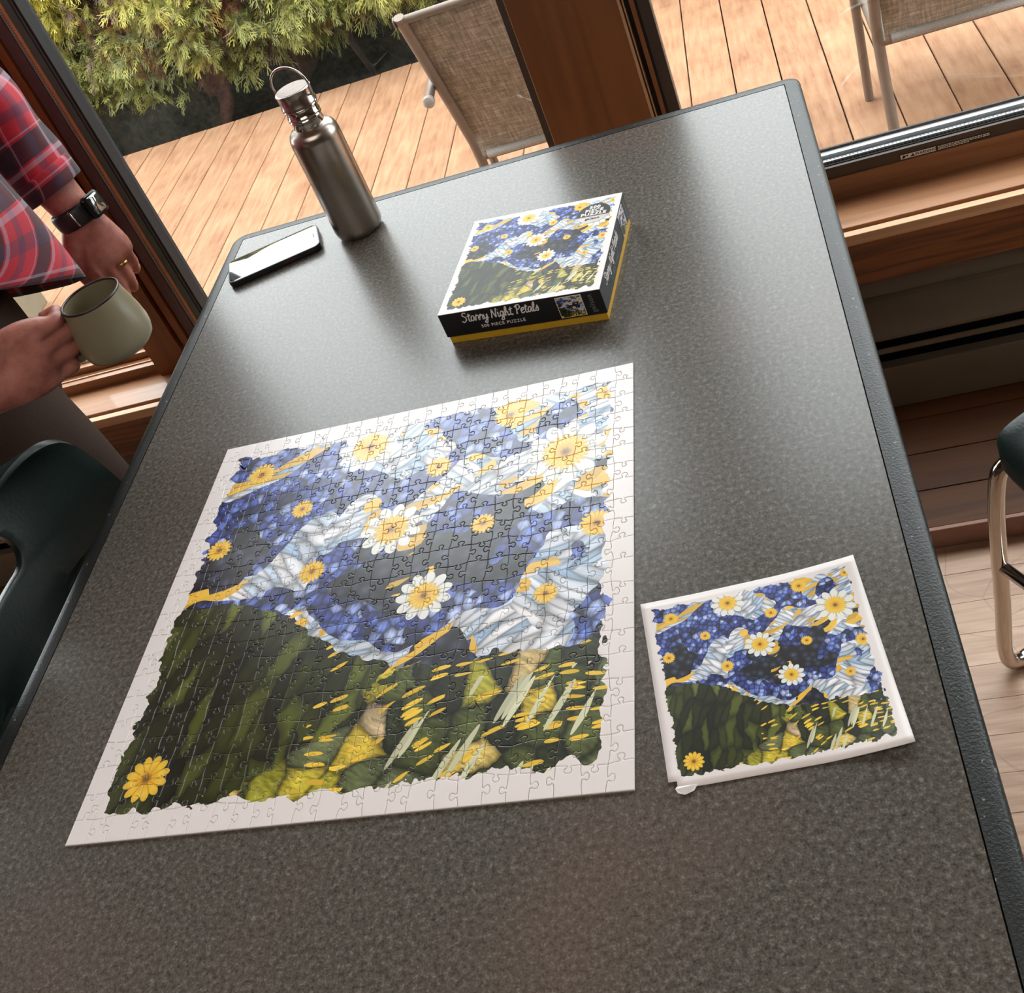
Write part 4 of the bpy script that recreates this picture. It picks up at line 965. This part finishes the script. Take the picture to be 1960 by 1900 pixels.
# thumb along the top of the handle
t0 = wrR + mR * .012 + up * .016 - nR * .004
limb([t0, t0 + mR * .036 + up * .026, t0 + mR * .064 + up * .030 + nR * .002, t0 + mR * .088 + up * .022 + nR * .006, t0 + mR * .101 + up * .017 + nR * .008], [(.016, .015), (.0155, .0135), (.0125, .0115), (.0118, .0108), (.0080, .0085)], up, 4, 16)
# far hand: hangs from the wrist, back of the hand towards the room
mL = Vector((.16, -.14, -.965)).normalized(); nL = Vector((.66, -.72, .10)).normalized(); nL = (nL - mL * nL.dot(mL)).normalized(); sL = mL.cross(nL).normalized()
if sL.y > 0: sL = -sL       # towards the thumb: -y
arm(shL, elL, wrL, sL)
limb([wrL, wrL + mL * .03, wrL + mL * .06, wrL + mL * .084, wrL + mL * .092], [(.029, .020), (.036, .0175), (.0425, .0160), (.0420, .0135), (.032, .009)], sL, 4)
for i, (ds, l1, l2, l3, r0) in enumerate(((.030, .042, .024, .018, .0098), (.0105, .046, .028, .020, .0100), (-.0095, .043, .026, .019, .0096), (-.0285, .034, .020, .016, .0086))):
    k0 = wrL + mL * (.084 - (.001, 0, .003, .009)[i]) + sL * ds + nL * .002
    cv = .16 + .10 * i
    d1 = (mL - nL * cv).normalized(); d2 = (mL - nL * (cv + .62)).normalized(); d3 = (mL - nL * (cv + 1.3)).normalized()
    a = k0 + d1 * l1; c = a + d2 * l2; e = c + d3 * l3
    limb([k0 - mL * .03, k0, k0.lerp(a, .5), a, a.lerp(c, .5), c, e], [(.009, .009), (r0 * 1.14, r0 * 1.1), (r0 * .96, r0 * .96), (r0 * 1.04, r0 * 1.04), (r0 * .92, r0 * .92), (r0 * .92, r0 * .92), (r0 * .72, r0 * .72)], sL, 4, 14)
t0 = wrL + mL * .012 + sL * .020
limb([t0, t0 + mL * .030 + sL * .020, t0 + mL * .062 + sL * .026 - nL * .006, t0 + mL * .086 + sL * .022 - nL * .012, t0 + mL * .098 + sL * .019 - nL * .015], [(.016, .015), (.0150, .0140), (.0120, .0110), (.0112, .0105), (.0080, .0080)], sL, 4, 16)
o = bodyb.build('body', M_SKIN, PR, True); o.location = -PO
md = o.modifiers.new('r', 'REMESH'); md.mode = 'VOXEL'; md.voxel_size = .0030; md.use_smooth_shade = True
sm = o.modifiers.new('s', 'SMOOTH'); sm.iterations = 3; sm.factor = .5
bpy.context.view_layer.update(); bake(o); o.data.shade_smooth()
# face and hair
for s_ in (-1, 1):
    b = MB(); m_ = Matrix.Translation(hd + face * .108 + sd * s_ * .032 + Z(0, 0, .882) - PO)
    b.lathe([(0, -.010), (.007, -.0075), (.011, 0), (.007, .0075), (0, .010)], 14, m_); b.build('eye', simple('eye_white', srgb(200, 190, 182), .3), PR, True)
    b = MB(); q = hd + face * .117 + sd * s_ * .032 + Z(0, 0, .900) - PO; b.tube([q - sd * .016 - face * .004, q + Z(0, 0, .003), q + sd * .016 - face * .004], [.002, .003, .002], 8); b.build('eyebrow', simple('dark_hair', srgb(48, 32, 24), .7, 0, .3, 200, .4), PR, True)
b = MB(); q = hd + face * .122 + Z(0, 0, .818) - PO; b.tube([q - sd * .022 - face * .008, q, q + sd * .022 - face * .008], [.002, .0045, .002], 8, flat=.8); b.build('lips', simple('lips', srgb(150, 80, 74), .5), PR, True)
hb_ = MB()
P, R_ = smooth_path([hd - face * .010 + Z(0, 0, z) - PO for z in (.80, .86, .93, .99, 1.022)], [(.078, .076), (.100, .084), (.104, .086), (.080, .070), (.02, .02)], 4); hb_.loft(capsule_rings([p - face * .012 for p in P], R_, face, 28))
hb_.build('hair', MATS['dark_hair'], PR, True)
# ---- clothes
def cloth(name, rings, uvs, m, fold=.006, fs_=9.0, seed=0, thick=.0022, cap=False):
    """rings of points (open tube); uv in metres; gentle folds pushed along the ring's outward direction"""
    n = len(rings[0]); vs = []; uv = []
    for k, rg in enumerate(rings):
        c = sum(rg, Vector()) / n
        for i, p in enumerate(rg):
            d = (p - c).normalized(); q = p * fs_
            h = noise.noise((q.x + seed, q.y, q.z * .55)) + .45 * noise.noise((q.x * 2.3 + seed, q.y * 2.3, q.z * 1.1 + 5))
            vs.append(p + d * (fold * h) - PO); uv.append(uvs[k][i])
    fs = []; luv = []
    for k in range(len(rings) - 1):
        for i in range(n): fs.append((k * n + i, k * n + (i + 1) % n, (k + 1) * n + (i + 1) % n, (k + 1) * n + i))
    me = bpy.data.meshes.new(name); me.from_pydata([tuple(v) for v in vs], [], fs); l = me.uv_layers.new(name='UVMap')
    per = [sum((rings[k][i] - rings[k][i - 1]).length for i in range(n)) for k in range(len(rings))]
    for p in me.polygons:
        i0 = p.vertices[0] % n
        for li in p.loop_indices:
            v = me.loops[li].vertex_index; u_, v_ = uv[v]
            if i0 == n - 1 and v % n == 0: u_ += per[v // n]
            l.data[li].uv = (u_, v_)
    me.materials.append(m); me.shade_smooth(); o = bpy.data.objects.new(name, me); link(o, PR)
    bm = bmesh.new(); bm.from_mesh(me); bmesh.ops.recalc_face_normals(bm, faces=bm.faces); bm.to_mesh(me); bm.free()
    md = o.modifiers.new('t', 'SOLIDIFY'); md.thickness = thick; md.offset = 0; return o
def tube_uv(rings):
    out = []; L = 0
    for k, rg in enumerate(rings):
        if k: L += ((sum(rg, Vector()) - sum(rings[k - 1], Vector())) / len(rg)).length
        s = 0; row = []
        for i, p in enumerate(rg):
            if i: s += (p - rg[i - 1]).length
            row.append((s, L))
        out.append(row)
    return out
def f_plaid(n, b):
    uv = n.new('ShaderNodeTexCoord').outputs['UV']; wq, _ = n.noise(uv, 14, 2); U, V, _ = n.xyz(uv)
    def bars(t, per, off):
        f = n.m('FRACT', n.m('ADD', n.m('DIVIDE', t, per), off))
        dark = n.m('MULTIPLY', n.m('GREATER_THAN', f, .50), n.m('LESS_THAN', f, .80)); navy = n.m('MULTIPLY', n.m('GREATER_THAN', f, .08), n.m('LESS_THAN', f, .22))
        wl_ = n.m('ADD', n.m('MULTIPLY', n.m('GREATER_THAN', f, .83), n.m('LESS_THAN', f, .90)), n.m('MULTIPLY', n.m('GREATER_THAN', f, .44), n.m('LESS_THAN', f, .465)), clamp=True)
        return dark, navy, wl_
    d1, n1, w1 = bars(U, .105, .1); d2, n2, w2 = bars(V, .108, .35)
    red, blk, nav, wht = (.46, .014, .032), (.010, .010, .018), (.035, .028, .07), (.40, .38, .46)
    c = n.mix(n.m('MULTIPLY', d1, .86), red, blk); c = n.mix(n.m('MULTIPLY', d2, .86), c, blk)
    c = n.mix(n.m('MULTIPLY', n1, .5), c, nav); c = n.mix(n.m('MULTIPLY', n2, .5), c, nav)
    c = n.mix(n.m('MULTIPLY', w1, .36), c, wht); c = n.mix(n.m('MULTIPLY', w2, .36), c, wht)
    tw = n.m('SINE', n.m('MULTIPLY', n.m('ADD', U, V), 2 * PI * 600)); a, _ = n.noise(uv, 700, 2)
    n.put(b.inputs['Base Color'], n.v('SCALE', c, sc=n.mapr(a, .3, .7, .85, 1.15))); n.put(b.inputs['Roughness'], .85); n.put(b.inputs['Sheen Weight'], .15)
    n.put(b.inputs['Normal'], n.bump(n.m('ADD', tw, n.m('MULTIPLY', a, 2)), .15, .0006))
M_PLAID = mat('red_plaid_flannel', f_plaid)
M_TROU = simple('brown_cotton', srgb(56, 38, 28), .85, 0, .1, 300, .3)
M_TEE = simple('maroon_undershirt', srgb(58, 26, 30), .85, 0, .1, 200, .3)
# open shirt body: flares forward at the hem
rings = []
for k in range(34):
    t = k / 33; z = .66 - t * .50
    fl = max(0, (t - .35) / .65); rd = .125 + .022 * math.sin(t * 3) ; rw = .195 - .01 * t
    if t < .12: rd *= .62 + .38 * t / .12; rw *= .50 + .50 * (t / .12)
    ring = []
    for i in range(72):
        a = 2 * PI * i / 72; ca, sa = math.cos(a), math.sin(a)
        r = rd * (1 + (.68 * fl ** 1.1) * max(0, ca) ** 1.5)
        hem = (.050 - .135 * math.cos(a - .7)) * fl ** 3
        ring.append(tc0 + face * (ca * r + .01) + sd * (sa * rw) + Z(0, 0, z + hem))
    rings.append(ring)
cloth('plaid_shirt', rings, tube_uv(rings), M_PLAID, .010, 9, 1.0)
# undershirt showing in the opening, and trousers
P, R_ = smooth_path([tc0 + Z(0, 0, z) for z in (.62, .45, .25, .08)], [(.112, .17), (.118, .178), (.112, .17), (.118, .18)], 6); rg = capsule_rings(P, R_, face, 48)
cloth('undershirt', rg, tube_uv(rg), M_TEE, .004, 10, 4)
P, R_ = smooth_path([tc0 + Z(0, 0, z) for z in (.16, .10, .03, -.05)], [(.115, .176), (.122, .185), (.122, .176), (.092, .140)], 5); rg = capsule_rings(P, R_, face, 48)
cloth('trouser_seat', rg, tube_uv(rg), M_TROU, .004, 10, 4)
for h, kn, an in ((hipR, kneeR, ankR), (hipL, kneeL, ankL)):
    P, R_ = smooth_path([h, h.lerp(kn, .4), kn, kn.lerp(an, .5), an + Z(0, 0, .01)], [(.104, .100), (.094, .092), (.076, .074), (.070, .070), (.068, .066)], 9); rg = capsule_rings(P, R_, face, 44)
    cloth('trouser_leg', rg, tube_uv(rg), M_TROU, .007, 8, 2 if h is hipR else 7)
    b = MB(); fo = [an - face * .075 + Z(0, 0, -.035), an - face * .05 + Z(0, 0, -.028), an + face * .04 + Z(0, 0, -.035), an + face * .13 + Z(0, 0, -.048), an + face * .175 + Z(0, 0, -.052)]
    P, R_ = smooth_path([p - PO for p in fo], [(.030, .028), (.042, .038), (.038, .046), (.024, .046), (.016, .030)], 4); b.loft(capsule_rings(P, R_, (0, 0, 1), 20)); b.build('shoe', simple('brown_leather_shoe', srgb(70, 48, 36), .5), PR, True)
# sleeves, rolled at the forearm
def sleeve(pts, rads, seed, fold):
    P, R_ = smooth_path(pts, rads, 9); rg = capsule_rings(P, R_, (0, 0, 1) if seed == 3 else (0, 1, 0), 48); return cloth('sleeve', rg, tube_uv(rg), M_PLAID, fold, 16, seed)
cuL = elL.lerp(wrL, .74)
sleeve([shL + Z(.0, -.02, .03), shL.lerp(elL, .3), shL.lerp(elL, .7), elL + Z(.002, .0, .005), elL.lerp(wrL, .3), cuL], [(.075, .070), (.070, .068), (.064, .062), (.060, .058), (.056, .054), (.0475, .0455)], 9, .009)
P, R_ = smooth_path([elL.lerp(wrL, .60), elL.lerp(wrL, .64), elL.lerp(wrL, .75), elL.lerp(wrL, .765)], [(.0520, .0500), (.0530, .0510), (.0500, .0480), (.0470, .0450)], 5); rg = capsule_rings(P, R_, (0, 1, 0), 48)
cloth('rolled_cuff', rg, tube_uv(rg), M_PLAID, .003, 16, 5)
cuR = elR.lerp(wrR, .62)
sleeve([shR + Z(.0, .02, .03), shR.lerp(elR, .3), shR.lerp(elR, .7), elR, elR.lerp(wrR, .3), cuR], [(.075, .070), (.070, .068), (.064, .062), (.060, .058), (.054, .052), (.046, .044)], 3, .008)
# watch on the far wrist, ring on the far hand
wd = (wrL - elL).normalized(); wc = wrL - wd * .002
b = MB(); rg = []
for t_ in np.linspace(0, 1, 9):
    p = wc + wd * (t_ - .5) * .030; s_ = 1 + .0 * t_; e_ = .0028 * math.sin(PI * t_) ** .4
    rg.append([p - PO + sL * math.cos(a) * (.0335 + e_) + nL * math.sin(a) * (.0268 + e_) for a in np.linspace(0, 2 * PI, 41)[:-1]])
b.loft(rg, False); w = b.build('watch_strap', simple('black_rubber_strap', (.012, .012, .013), .42, 0, .1, 60), PR, True); md = w.modifiers.new('t', 'SOLIDIFY'); md.thickness = .003; md.offset = 0
mw = Matrix((wd, -sL if False else sL.cross(wd) * 0 + sL, nL)).transposed().to_4x4()
def watch_box(nm, w_, h_, z0, z1, m, r_=.008):
    b = MB(); prof = [(.001, z0), (0, z0 + .001), (0, z1 - .002), (.0022, z1)]; rings = [[Vector((x, y, z)) for x, y in rrect(-w_ / 2 + d, w_ / 2 - d, -h_ / 2 + d, h_ / 2 - d, (max(r_ - d, .001),) * 4, 6)] for d, z in prof]
    c0 = wc + sL * .026 * 0 - sL * .012 + nL * .018
    b.loft(rings); o = b.build(nm, m, PR, True, 45); ax = (nL - sL * .55).normalized(); ay = ax.cross(wd).normalized()
    mm = Matrix((wd, ay, ax)).transposed().to_4x4(); o.matrix_local = Matrix.Translation(wc - PO - sL * .012 * 1 + ax * .0) @ mm; return o
watch_box('watch_case', .038, .034, .0255, .0355, simple('black_watch_case', (.010, .010, .012), .2, .4)); watch_box('watch_glass', .032, .028, .0345, .0362, MATS['dark_screen_glass'], .006)
b = MB(); q = wc - PO + nL * .0295 + sL * .012; b.tube([q - wd * .0135, q + wd * .0135], .0014, 8); b.build('strap_pin', M_CHR, PR, True)
kr = wrL + mL * .098 + sL * -.0105 + nL * -.002
b = MB(); rg = [[kr - PO + (mL - nL * .3).normalized() * o_ + sL * math.cos(a) * .0112 + nL * math.sin(a) * .0112 for a in np.linspace(0, 2 * PI, 25)[:-1]] for o_ in (-.0025, 0, .0025)]
b.loft(rg, False); w = b.build('ring', mat('gold_ring', None, Base_Color=(.75, .50, .18, 1), Metallic=1.0, Roughness=.25), PR, True); md = w.modifiers.new('t', 'SOLIDIFY'); md.thickness = .0012

# ------------------------------------------------------------------ enamel mug in the near hand
M_ENA = simple('sage_grey_enamel', srgb(132, 124, 100), .32, 0, .05, 25, 0, .5)
M_RIM = simple('dark_mug_rim', srgb(42, 28, 26), .35, 0, .1, 50)
MG = empty('mug', (-.0985, .6000, .1220), 0); tag(MG, 'sage grey mug with a dark rim held over the left table edge', 'mug')
b = MB(); b.lathe([(0, 0), (.030, 0), (.0375, .0022), (.0430, .0075), (.0455, .0160), (.0462, .026), (.0448, .040), (.0418, .056), (.0388, .070), (.0380, .0790), (.0360, .0790), (.0368, .070), (.0398, .056), (.0428, .040), (.0442, .026), (.0435, .0160), (.0400, .009), (.030, .0045), (0, .004)], 64); b.build('cup', M_ENA, MG, True, 60)
b = MB(); b.tube([(.0370 * math.cos(t), .0370 * math.sin(t), .0795) for t in np.linspace(0, 2 * PI, 65)], .0016, 10, False); b.build('rim', M_RIM, MG, True)
hdv = Vector((-.93, -.36, 0)).normalized()
hp = catmull([hdv * .0375 + Z(0, 0, .068), hdv * .056 + Z(0, 0, .071), hdv * .0715 + Z(0, 0, .062), hdv * .0745 + Z(0, 0, .045), hdv * .068 + Z(0, 0, .026), hdv * .056 + Z(0, 0, .015), hdv * .0445 + Z(0, 0, .0145)], 7)
b = MB(); b.tube(hp, [.0052] * len(hp), 14, flat=1.5, up=(0, 0, 1)); b.build('handle', M_ENA, MG, True)

# ------------------------------------------------------------------ lift everything (built from the table top) onto the floor
for o in list(scene.objects):
    if o.parent is None and o.type in ('MESH', 'EMPTY', 'CURVE'): o.location.z += TZ
